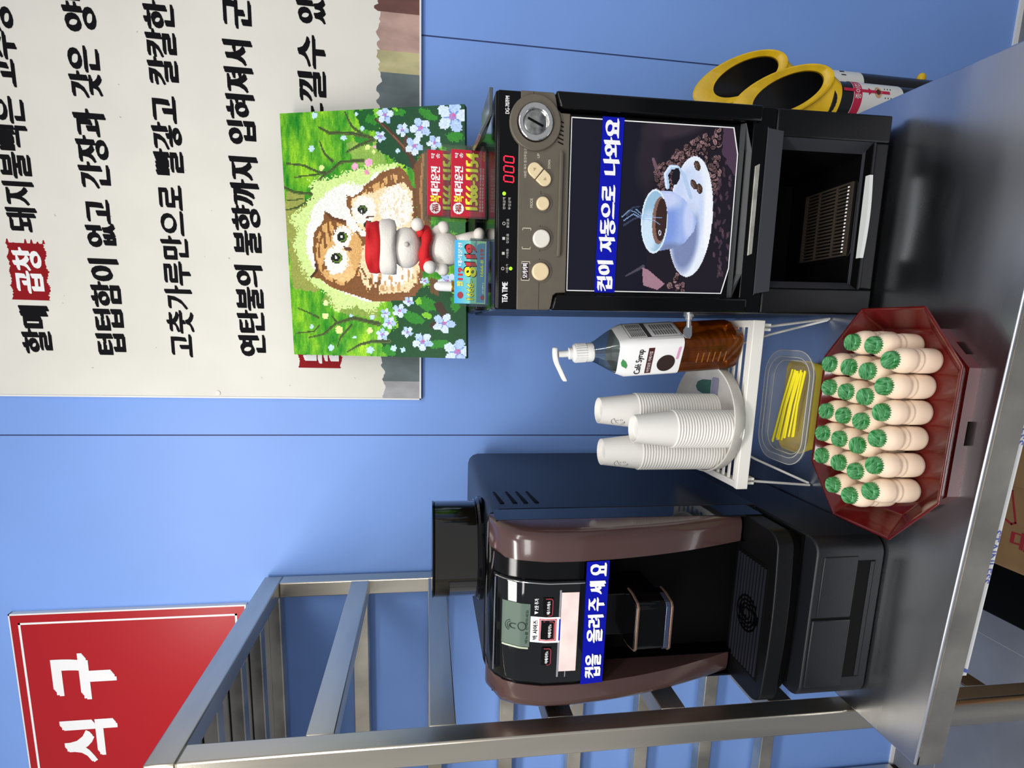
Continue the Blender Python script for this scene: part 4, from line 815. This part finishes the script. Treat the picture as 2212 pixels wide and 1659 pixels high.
bc.mesh('card_face', artmat('card_ink', .35), t, lambda u, v: (bx0 + (bx1 - bx0) * u, by, bz1 - (bz1 - bz0) * v))
bw = bx1 - bx0; bh_ = bz1 - bz0; X = lambda f: bx0 + bw * f; Z_ = lambda f: bz0 + bh_ * f; yy = by - .0004
obj('white_lettering', MB().text('대리운전', (X(.60), yy, Z_(.78)), R_, U_, bw * .36, bh_ * .13, bold=.0008).text('콜센터', (X(.16), yy, Z_(.12)), R_, U_, bw * .18, bh_ * .06, bold=.0004), M_print, t, smooth=0)
obj('yellow_lettering', MB().text('1666-', (X(.06), yy, Z_(.43)), R_, U_, bw * .32, bh_ * .20, bold=.0007).text('8', (X(.43), yy, Z_(.36)), R_, U_, bw * .16, bh_ * .36, bold=.0022, vb=.001).text('팔', (X(.27), yy, Z_(.76)), R_, U_, bw * .09, bh_ * .17, bold=.001).text('1666-8', (X(.44), yy, Z_(.15)), R_, U_, bw * .26, bh_ * .09, bold=.0005), mat('lemon_ink2', 'f2e92e', .5), t, smooth=0)
obj('red_lettering', MB().text('119', (X(.60), yy, Z_(.36)), R_, U_, bw * .34, bh_ * .33, bold=.0034, vb=.001).text('119', (X(.37), yy, Z_(.76)), R_, U_, bw * .20, bh_ * .15, bold=.0018).text('119', (X(.72), yy, Z_(.15)), R_, U_, bw * .16, bh_ * .10, bold=.0012), mat('card_red', 'c63038', .5), t, smooth=0)
obj('outline_lettering', MB().text('8', (X(.42), yy + .0002, Z_(.335)), R_, U_, bw * .18, bh_ * .41, bold=.0046, vb=.003).text('119', (X(.59), yy + .0002, Z_(.335)), R_, U_, bw * .36, bh_ * .39, bold=.0056, vb=.003).text('1666-', (X(.055), yy + .0002, Z_(.415)), R_, U_, bw * .33, bh_ * .23, bold=.0018, vb=.001), M_blacki, t, smooth=0)
obj('red_blob_print', MB().poly([(X(.13) + bw * .055 * math.cos(a), yy, Z_(.83) + bh_ * .09 * math.sin(a)) for a in [2 * PI * k / 16 for k in range(16)]]).poly([(X(.10) + bw * .04 * math.cos(a), yy, Z_(.16) + bh_ * .06 * math.sin(a)) for a in [2 * PI * k / 16 for k in range(16)]]), mat('card_maroon', 'a03a44', .5), t, smooth=0)

# white figurine with santa hat and red scarf
t = thing('figurine', 'white felt figurine with a red santa hat and red pompom scarf', 'figurine', (.132, .985, VT(.132)))
bd = MB(); cy = .985
bd.ball((.1325, cy, .7095), .0290, .026, .0295, 22, 14)
bd.ball((.1320, cy - .002, .7745), .0335, .030, .0270, 24, 14)
for sx in (-1, 1):
    bd.tube([(.1325 + sx * .010, cy, .695), (.1325 + sx * .017, cy - .001, .672), (.1325 + sx * .024, cy - .004, .652)], [.0120, .0125, .0105], 14); bd.ball((.1325 + sx * .026, cy - .008, .6515), .0115, .017, .0102, 16, 10)
    bd.tube([(.1325 + sx * .022, cy, .731), (.1325 + sx * .031, cy - .004, .722), (.1325 + sx * .034, cy - .008, .714)], [.007, .0080, .0085], 12); bd.ball((.1325 + sx * .0345, cy - .009, .7125), .0105, .010, .0105, 14, 10)
obj('body', bd, M_felt, t, smooth=180)
obj('nose', MB().ball((.1335, cy - .0325, .7730), .0042), mat('grey_nose', 'bdb9b1', .7), t, smooth=180)
def wav(r, z, a, ph): return [((r + a * math.sin(5 * q + ph)) * math.cos(q) * 1.0 + .131, (r + a * math.sin(5 * q + ph)) * math.sin(q) * .86 + cy, z + .0016 * math.sin(3 * q + ph)) for q in [2 * PI * i / 40 for i in range(40)]]
obj('hat_brim', MB().loft([wav(.036, .7915, .001, 0), wav(.0435, .7925, .0016, 1), wav(.0455, .8000, .0015, 2), wav(.0440, .8130, .0016, 3), wav(.0415, .8165, .0012, 3)]), M_felt, t, smooth=180)
obj('hat_crown', MB().loft([wav(.0405, .8150, .001, 3), wav(.0418, .8230, .002, 4), wav(.0400, .8330, .0028, 5), wav(.0415, .8385, .0022, 1), wav(.030, .8400, .003, 2), wav(.004, .8370, .0, 2)]), M_redfelt, t, smooth=180)
obj('scarf', MB().tube([(.1325 + .029 * math.cos(q), cy - .001 + .026 * math.sin(q), .7425 + .003 * math.sin(2 * q)) for q in [2 * PI * k / 28 for k in range(29)]], [.0085 + .0012 * math.sin(k * 1.4) for k in range(29)], 12).tube([(.152, cy - .020, .748), (.161, cy - .024, .7535)], [.0085, .006], 12).tube([(.114, cy - .021, .741), (.103, cy - .025, .736)], [.0085, .006], 12), M_redfelt, t, smooth=180)
for x, z in ((.1665, .7555), (.0995, .7350)): obj('pompom', MB().ball((x, cy - .026, z), .0108), M_felt, t, smooth=180)

t = thing('capped_pen', 'white capped brown pen with a gold band standing behind the blue cards', 'pen', (.0695, .965, .6405))
obj('barrel', MB().lathe([(.0075, 0), (.0085, .04), (.0085, .052)], (.0695, .965, VT(.07)), 18), mat('brown_barrel', '5c4326', .4), t)
obj('gold_band', MB().lathe([(.0092, .052), (.0094, .053), (.0094, .0585), (.0092, .0595)], (.0695, .965, VT(.07)), 18), mat('gold', 'd8a53c', .25, 1), t)
obj('cap', MB().lathe([(.0083, .0596), (.0080, .078), (.0066, .085), (.003, .0885), (.0, .089)], (.0695, .965, VT(.07)), 18), M_white, t)

t = thing('lid_lever', 'bent smoky plastic tab at the right end of the vending machine top', 'lever', (.322, .90, VT(.322)))
lv = [(.348, .0), (.313, .0), (.283, .0150), (.280, .0105), (.3115, -.0055), (.348, -.0055)]
obj('tab', MB().loft([[(x, .868, VT(.32) + .0068 + z) for x, z in lv], [(x, .885, VT(.32) + .0068 + z) for x, z in lv], [(x - .012 if x > .31 else x, .940, VT(.32) + .0110 + z) for x, z in lv]]), mat('smoky_grey', '4c5254', .2, coat=.3), t, bevel=.001, smooth=20)
# ------------------------------------------------------------------ diamond-dot owl picture leaning on the wall
t = thing('owl_canvas', 'stretched canvas of two owls in bright green leaves, leaning on the wall', 'picture', (.19, 1.22, .652))
A = Art(208, 164, (103, 1580), (15, 100), (1145, 40), (1165, 1620), 11)
X_, Y_ = A.X, A.Y
g1, g2, g3 = A.noise(60, 150), A.noise(22, 70), A.noise(8, 30)
base = np.array((92, 168, 34.)) + (g1[..., None] - .5) * np.array((90, 60, 10.)) + (g2[..., None] - .5) * np.array((70, 46, 8.)) + (g3[..., None] - .5) * np.array((40, 30, 10.))
A.rgb = base
A.fill(A.poly([(40, 640), (60, 560), (170, 560), (210, 760), (220, 900), (330, 1130), (230, 1180), (95, 1150)], 20), (150, 158, 78)); A.fill(A.poly([(330, 1130), (420, 1200), (640, 1290), (640, 1350), (420, 1320), (280, 1230)], 20), (146, 160, 80), .8)
A.fill(A.poly([(440, 260), (640, 240), (700, 430), (600, 430), (480, 380)], 20), (150, 176, 92), .7)
A.fill(A.poly([(690, 1190), (1180, 1100), (1190, 1640), (720, 1640), (640, 1480), (760, 1400)], 26), (14, 74, 36)); A.fill(A.poly([(700, 40), (1160, 20), (1170, 330), (900, 330), (820, 420), (620, 300), (640, 120)], 26), (8, 70, 40)); A.fill(A.poly([(480, 80), (660, 60), (640, 200), (540, 190)], 20), (16, 88, 34))
for x, y, rx_, ry_, a in ((850, 1350, 70, 34, 20), (1000, 1520, 60, 28, -10), (930, 1260, 60, 40, 40), (1090, 230, 50, 30, 0), (930, 100, 60, 24, 30), (760, 90, 40, 20, 0), (1100, 1250, 30, 60, 0), (700, 1560, 44, 30, 30), (600, 130, 50, 26, 10), (540, 250, 60, 30, 20)):
    A.fill(A.ell(x, y, rx_, ry_, a, .5), (40, 132, 34))
for x, y in ((925, 1330), (1095, 1180), (880, 1240), (940, 1340), (1020, 300), (620, 90), (730, 60)): A.fill(A.ell(x, y, 26, 16, rr.uniform(0, 90), .6), (122, 196, 40))
A.fill(A.poly([(900, 780), (1160, 700), (1160, 900), (900, 900)], 20), (40, 110, 50)); A.fill(A.poly([(930, 850), (1100, 800), (1110, 900), (930, 930)], 30), (120, 190, 46), .7)
BR_ = (58, 76, 40)
for pts, w0, w1 in (([(60, 390), (170, 400), (260, 440), (330, 440), (400, 380), (540, 370)], 12, 22), ([(110, 470), (240, 455), (330, 440)], 8, 16), ([(270, 260), (300, 330), (350, 375)], 8, 18), ([(430, 90), (470, 170), (540, 220), (610, 245)], 10, 26), ([(270, 180), (330, 210), (470, 210), (560, 230)], 14, 26), ([(440, 320), (520, 280), (600, 250)], 12, 26),
                    ([(40, 530), (110, 560), (230, 570), (260, 575)], 16, 20), ([(45, 670), (130, 650), (260, 580)], 8, 18), ([(60, 610), (160, 600)], 8, 8), ([(215, 540), (270, 480), (340, 430)], 14, 16),
                    ([(130, 1280), (200, 1310), (260, 1340)], 8, 14), ([(120, 1440), (230, 1430), (265, 1390)], 8, 12), ([(200, 1470), (290, 1450), (370, 1380), (480, 1345), (640, 1385)], 8, 32), ([(345, 1335), (375, 1370)], 10, 14), ([(380, 1535), (400, 1470), (470, 1390)], 8, 18), ([(440, 1570), (520, 1520), (600, 1500), (700, 1500)], 8, 30)):
    A.fill(A.line(pts, w0, w1), (80, 100, 48)); A.fill(A.line([(a, b - w0 * .2) for a, b in pts], w0 * .45, w1 * .45), BR_)
A.fill(A.line([(620, 130), (700, 190), (760, 260), (830, 340), (850, 410)], 16, 36), (70, 46, 34)); A.fill(A.line([(800, 230), (790, 300)], 20, 24), (78, 52, 38)); A.fill(A.line([(625, 128), (830, 330)], 6, 10), (122, 86, 62))
A.fill(A.poly([(850, 400), (900, 320), (960, 310), (1000, 340), (960, 560), (950, 820), (880, 830), (860, 620)], 14), (112, 72, 40)); A.fill(A.line([(905, 340), (890, 560), (905, 800)], 16), (168, 122, 74)); A.fill(A.line([(940, 380), (925, 700)], 10), (80, 50, 30))
A.fill(A.line([(1000, 1270), (1040, 1330), (960, 1400)], 50, 30), (58, 42, 32)); A.fill(A.poly([(940, 1090), (1010, 1100), (1000, 1210), (950, 1180)], 10), (104, 78, 46))
# glow
A.fill(A.poly([(760, 390), (600, 400), (470, 430), (360, 470), (205, 500), (230, 560), (180, 640), (70, 720), (130, 790), (95, 890), (130, 960), (160, 1050), (230, 1130), (330, 1200), (360, 1300), (470, 1270), (600, 1310), (660, 1250), (600, 900), (760, 600)], 46), (206, 232, 148))
A.fill(A.poly([(760, 410), (600, 450), (560, 520), (420, 500), (300, 570), (225, 650), (190, 760), (180, 900), (215, 1010), (290, 1110), (420, 1180), (560, 1240), (650, 1235), (640, 800), (760, 600)], 26), (236, 238, 232))
# owl behind (upper right) and owl in front (lower left)
BRN, TAN, CRM, WHT = (126, 82, 44), (214, 168, 104), (238, 214, 172), (240, 238, 230)
A.fill(A.poly([(436, 572), (470, 590), (520, 560), (560, 510), (610, 480), (650, 440), (760, 405), (800, 440), (850, 540), (860, 640), (850, 760), (780, 830), (640, 830), (520, 780), (470, 700), (440, 640)], 10), BRN)
sp1 = A.noise(9, 26); A.fill(A.poly([(460, 600), (560, 540), (660, 480), (760, 440), (800, 480), (760, 560), (640, 560), (480, 680)], 8) * (sp1 > .56), TAN)
A.fill(A.poly([(470, 600), (540, 570), (600, 560), (700, 520), (790, 500), (838, 560), (846, 700), (820, 800), (640, 820), (520, 780), (470, 690)], 14), CRM); A.fill(A.ell(548, 670, 72, 88, 0, .25), WHT); A.fill(A.ell(740, 650, 98, 130, 0, .3), WHT); A.fill(A.ell(720, 700, 110, 130, 0, 1.1) * (A.noise(7, 20) > .66), (226, 208, 176), .8)
for x, y, r in ((537, 664, 29), (572, 757, 27)): A.fill(A.ell(x, y, r, r), (26, 32, 24)); A.fill(A.ell(x + 4, y - 6, r * .75, r * .6), (74, 104, 40)); A.fill(A.ell(x - 2, y + 2, r * .5, r * .5), (20, 26, 20)); A.fill(A.ell(x - 8, y + 10, 5, 5), (245, 245, 240))
A.fill(A.line([(560, 712), (610, 704)], 10, 5), (86, 52, 40))
A.fill(A.line([(850, 540), (862, 700), (830, 830)], 16), (104, 66, 34))
# front owl
A.fill(A.poly([(300, 670), (340, 710), (430, 735), (470, 830), (540, 830), (900, 860), (905, 1120), (860, 1200), (720, 1230), (610, 1225), (470, 1175), (350, 1140), (285, 1090), (210, 1085), (245, 1030), (222, 900), (235, 800), (290, 730)], 10), BRN)
A.fill(A.poly([(250, 1010), (236, 860), (280, 760), (350, 730), (430, 760), (470, 900), (480, 1080), (420, 1140), (300, 1090)], 8) * (A.noise(12, 34) > .47), TAN)
A.fill(A.poly([(330, 1080), (345, 960), (370, 860), (380, 770), (440, 760), (520, 850), (520, 1000), (480, 1090), (420, 1120)], 12), (232, 190, 130))
A.fill(A.ell(416, 838, 66, 70, 0, .3), WHT); A.fill(A.ell(372, 975, 74, 88, 0, .3), WHT); A.fill(A.ell(500, 930, 44, 130, -6, .4), TAN); A.fill(A.line([(500, 800), (545, 860), (540, 980), (500, 1050)], 12, 16), BRN)
A.fill(A.poly([(540, 880), (900, 880), (880, 1090), (820, 1180), (640, 1190), (540, 1130), (520, 1020)], 18), CRM); A.fill(A.poly([(560, 900), (860, 900), (840, 1080), (760, 1150), (600, 1120)], 24), WHT); A.fill(A.poly([(560, 880), (900, 880), (880, 1170), (560, 1180)]) * (A.noise(13, 34) > .68), (206, 160, 108))
A.fill(A.poly([(570, 1090), (650, 1090), (640, 1200), (590, 1190)], 10) * (A.noise(14, 20) > .45), BRN)
for x, y, r in ((411, 832, 33), (376, 963, 35)): A.fill(A.ell(x, y, r, r), (28, 36, 20)); A.fill(A.ell(x + 4, y, r * .86, r * .8), (92, 128, 36)); A.fill(A.ell(x - 3, y - 1, r * .66, r * .66), (18, 24, 18)); A.fill(A.ell(x - 5, y - 2, 6, 6), (245, 245, 240)); A.fill(A.ell(x - 5, y - 16, 4, 4), (245, 245, 240))
A.fill(A.poly([(418, 890), (455, 895), (475, 908), (455, 922), (430, 916)]), (92, 58, 40)); A.fill(A.line([(318, 690), (345, 715), (425, 735)], 18), (98, 60, 34)); A.fill(A.line([(216, 1080), (250, 1040), (245, 1000)], 16), (74, 46, 34))
A.fill(A.line([(285, 1090), (350, 1140), (470, 1180), (610, 1228), (800, 1225), (890, 1140)], 22), (130, 84, 46)); A.fill(A.line([(420, 1140), (560, 1090), (520, 1000)], 12) * (A.noise(10) > .4), BRN)
def flower(x, y, r):
    c = (206, 224, 248); b = rr.uniform(0, 70)
    for k in range(5):
        a = math.radians(b + 72 * k); A.fill(A.ell(x + math.cos(a) * r * .6, y + math.sin(a) * r * .6, r * .44, r * .36, math.degrees(a), .25), c if (k % 3) else (174, 202, 242))
    for k in range(5): a = math.radians(b + 36 + 72 * k); A.fill(A.line([(x, y), (x + math.cos(a) * r * .5, y + math.sin(a) * r * .5)], r * .10), (112, 146, 214))
    A.fill(A.ell(x, y, r * .22, r * .22), (170, 128, 196)); A.fill(A.ell(x + r * .1, y - r * .1, r * .1, r * .1), (214, 96, 140))
for f_ in ((675, 105, 50), (645, 230, 34), (780, 190, 40), (888, 180, 62), (850, 285, 54), (970, 265, 44), (1075, 112, 92), (820, 1240, 32), (765, 1300, 46), (680, 1318, 32), (702, 1380, 42), (660, 1455, 40), (812, 1440, 36), (905, 1505, 62), (1030, 1385, 66), (1112, 1575, 84), (1050, 1112, 56), (915, 1110, 26)): flower(*f_)
for x, y, r in ((238, 110, 18), (220, 300, 18), (422, 238, 16), (535, 183, 14), (500, 100, 10), (340, 1540, 20), (218, 1398, 14), (466, 1330, 11), (597, 1340, 16), (487, 1470, 11), (585, 1558, 22), (730, 1545, 20), (752, 312, 14), (785, 1560, 16)): A.fill(A.ell(x, y, r, r, 0, .5), (190, 224, 244))
for x, y, r, c in ((305, 1248, 17, (226, 240, 170)), (303, 1330, 20, (226, 240, 160)), (392, 1420, 24, (230, 242, 150)), (582, 1430, 19, (228, 240, 160)), (570, 290, 16, (222, 236, 150)), (605, 320, 12, (222, 236, 150)), (280, 415, 18, (214, 236, 150)), (490, 405, 21, (236, 170, 196)), (577, 381, 23, (240, 168, 200)), (562, 440, 15, (226, 150, 180)), (612, 290, 10, (236, 170, 196))): A.fill(A.ell(x, y, r, r, 0, .4), c)
A.rgb = np.clip(A.rgb * (.93 + .14 * A.rng.rand(164, 208))[..., None], 0, 255)
q00, q10, q11, q01 = [Vector(p) for p in ((-.0709, 1.345, 1.0470), (.4485, 1.345, 1.0575), (.4525, 1.220, .6640), (-.0660, 1.220, .6525))]
nrm = (q10 - q00).cross(q01 - q00).normalized()
if nrm.y > 0: nrm = -nrm
cput = lambda u, v, d=0: (q00 * (1 - u) * (1 - v) + q10 * u * (1 - v) + q11 * u * v + q01 * (1 - u) * v) + nrm * d
cv = MB(); fr = [cput(*p, -.0006) for p in ((0, 0), (1, 0), (1, 1), (0, 1))]; bk = [cput(*p, -.018) for p in ((0, 0), (1, 0), (1, 1), (0, 1))]
obj('canvas_frame', cv.loft([[tuple(p) for p in fr], [tuple(p) for p in bk]]), mat('canvas_edge_green', '2f6a34', .7, var=.5, vscale=20), t, smooth=0)
# the picture itself: small square facets
org = ORG[t.name]; nu, nv = 208, 164
A.mesh('owl_picture', M_art, t, lambda u, v: cput(u, v, 0))

# ------------------------------------------------------------------ used-cup collectors beside the table
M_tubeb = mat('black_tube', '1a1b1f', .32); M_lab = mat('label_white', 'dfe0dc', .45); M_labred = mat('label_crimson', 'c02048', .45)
def collector(label, ax, ay, zc, zl0, zl1, redside):
    t = thing('cup_collector', label, 'cup collector', (ax, ay, FZ), 'used cup collectors beside the table'); r = .042
    obj('tube', MB().lathe([(r, .012), (r, zc - .10 - FZ)], (ax, ay, FZ), 36), M_tubeb, t)
    obj('base', MB().lathe([(.056, 0), (.056, .010), (.048, .016), (.043, .022)], (ax, ay, FZ), 36), M_tubeb, t)
    e1, e2 = Vector((.046, -.012, -.012)), Vector((-.012, .040, .078)); c = Vector((ax + .006, ay - .004, zc)); N = 44; cs_ = [(math.cos(2 * PI * i / N), math.sin(2 * PI * i / N)) for i in range(N)]
    base_ = [(ax + (r + .003) * a, ay + (r + .003) * b, zc - .115) for a, b in cs_]; nm_ = e1.cross(e2).normalized()
    out0 = [tuple(c + e1 * a * 1.1 + e2 * b * 1.1 - nm_ * .010) for a, b in cs_]; out1 = [tuple(c + e1 * a * 1.12 + e2 * b * 1.12) for a, b in cs_]
    mid1 = [tuple(c + (e1 * a + e2 * b) * 1.06 + nm_ * .002) for a, b in cs_]; in1 = [tuple(c - e2 * .15 + e1 * .03 + e1 * a * .82 + e2 * b * .76 - nm_ * .004) for a, b in cs_]; in2 = [(ax + .036 * a, ay + .036 * b, zc - .098) for a, b in cs_]
    obj('shaded_throat', MB().loft([[tuple(Vector(p) - nm_ * .008) for p in in1], in2], cap=False), M_tubeb, t, smooth=50)  # lining coloured black to paint the shade inside the funnel mouth
    obj('funnel', MB().loft([base_, out0, out1, mid1, in1, [tuple(Vector(p) - nm_ * .009) for p in in1]], cap=False), M_yellow, t, smooth=50, label='yellow slanted funnel mouth')
    a0, a1 = math.radians(-150), math.radians(20); nA = 20
    def band(z0, z1, q, b0=a0, b1=a1): return MB().loft([[(ax + q * math.cos(b0 + (b1 - b0) * k / nA), ay + q * math.sin(b0 + (b1 - b0) * k / nA), z) for z in (z0, z1)] for k in range(nA + 1)], cap=False, closed=False)
    lb = obj('label', band(zl0, zl1, r + .0006), M_lab, t)
    if redside:
        obj('label_band', band(zl1 - .020, zl1 - .001, r + .0009), M_labred, lb)
        put = lambda p: (ax + (r + .0012) * math.cos(p[0]), ay + (r + .0012) * math.sin(p[0]), p[1]); am = math.radians(-72); m_ = MB()
        for (a, b) in (((am, zl1 - .024), (am, zl1 - .038)),): m_.stroke([a, b], .16, put)
        m_.poly([put(p) for p in ((am - .20, zl1 - .035), (am + .20, zl1 - .035), (am, zl1 - .046))]); obj('arrow_print', m_, M_labred, lb, smooth=0)
        cc_ = lambda aa, zz: [put((am + aa * math.cos(q) * .3, zl1 - .058 + zz * math.sin(q))) for q in [2 * PI * k / 20 for k in range(20)]]
        obj('cup_print', MB().poly(cc_(1.0, .009)), mat('tan_print', 'c9a07a', .5), lb, smooth=0); obj('coffee_print', MB().poly([tuple(Vector(p) + Vector((.0002, -.0004, 0))) for p in cc_(.5, .005)]), mat('brown_print', '4a2a20', .5), lb, smooth=0)
        lw = MB()
        for k, ch_ in enumerate('종이컵'):
            v_, f_, mx_ = glyphs(ch_); b0 = am - .42 + k * .30; lw.add([tuple(Vector((ax, ay, 0)) + Vector(((r + .0013) * math.cos(b0 + p[0] / mx_[0] * .26), (r + .0013) * math.sin(b0 + p[0] / mx_[0] * .26), zl1 - .017 + p[1] / mx_[1] * .013))) for p in v_], f_)
        obj('label_lettering', lw, M_print, lb, smooth=0)
        ls_ = MB()
        for k in range(3): ls_.stroke([(am - .3, zl1 - .075 - k * .007), (am + .25, zl1 - .075 - k * .007)], .0022, put)
        obj('fine_print', ls_, M_blacki, lb, smooth=0)
    else:
        put = lambda p: (ax + (r + .0012) * math.cos(p[0]), ay + (r + .0012) * math.sin(p[0]), p[1]); am = math.radians(-50)
        ls_ = MB(); ls_.stroke([(am - .2, zl0 + .05), (am + .2, zl0 + .05)], .012, put); obj('fine_print', ls_, M_blacki, lb, smooth=0)
    return t
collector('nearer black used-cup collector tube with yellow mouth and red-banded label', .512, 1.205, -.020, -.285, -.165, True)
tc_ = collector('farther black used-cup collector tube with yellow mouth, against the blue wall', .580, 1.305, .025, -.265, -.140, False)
obj('drain_plug', MB().ball((.626, 1.300, -.445), .012, .010, .010).tube([(.605, 1.302, -.446), (.628, 1.30, -.444)], .008, 12), M_yellow, tc_)
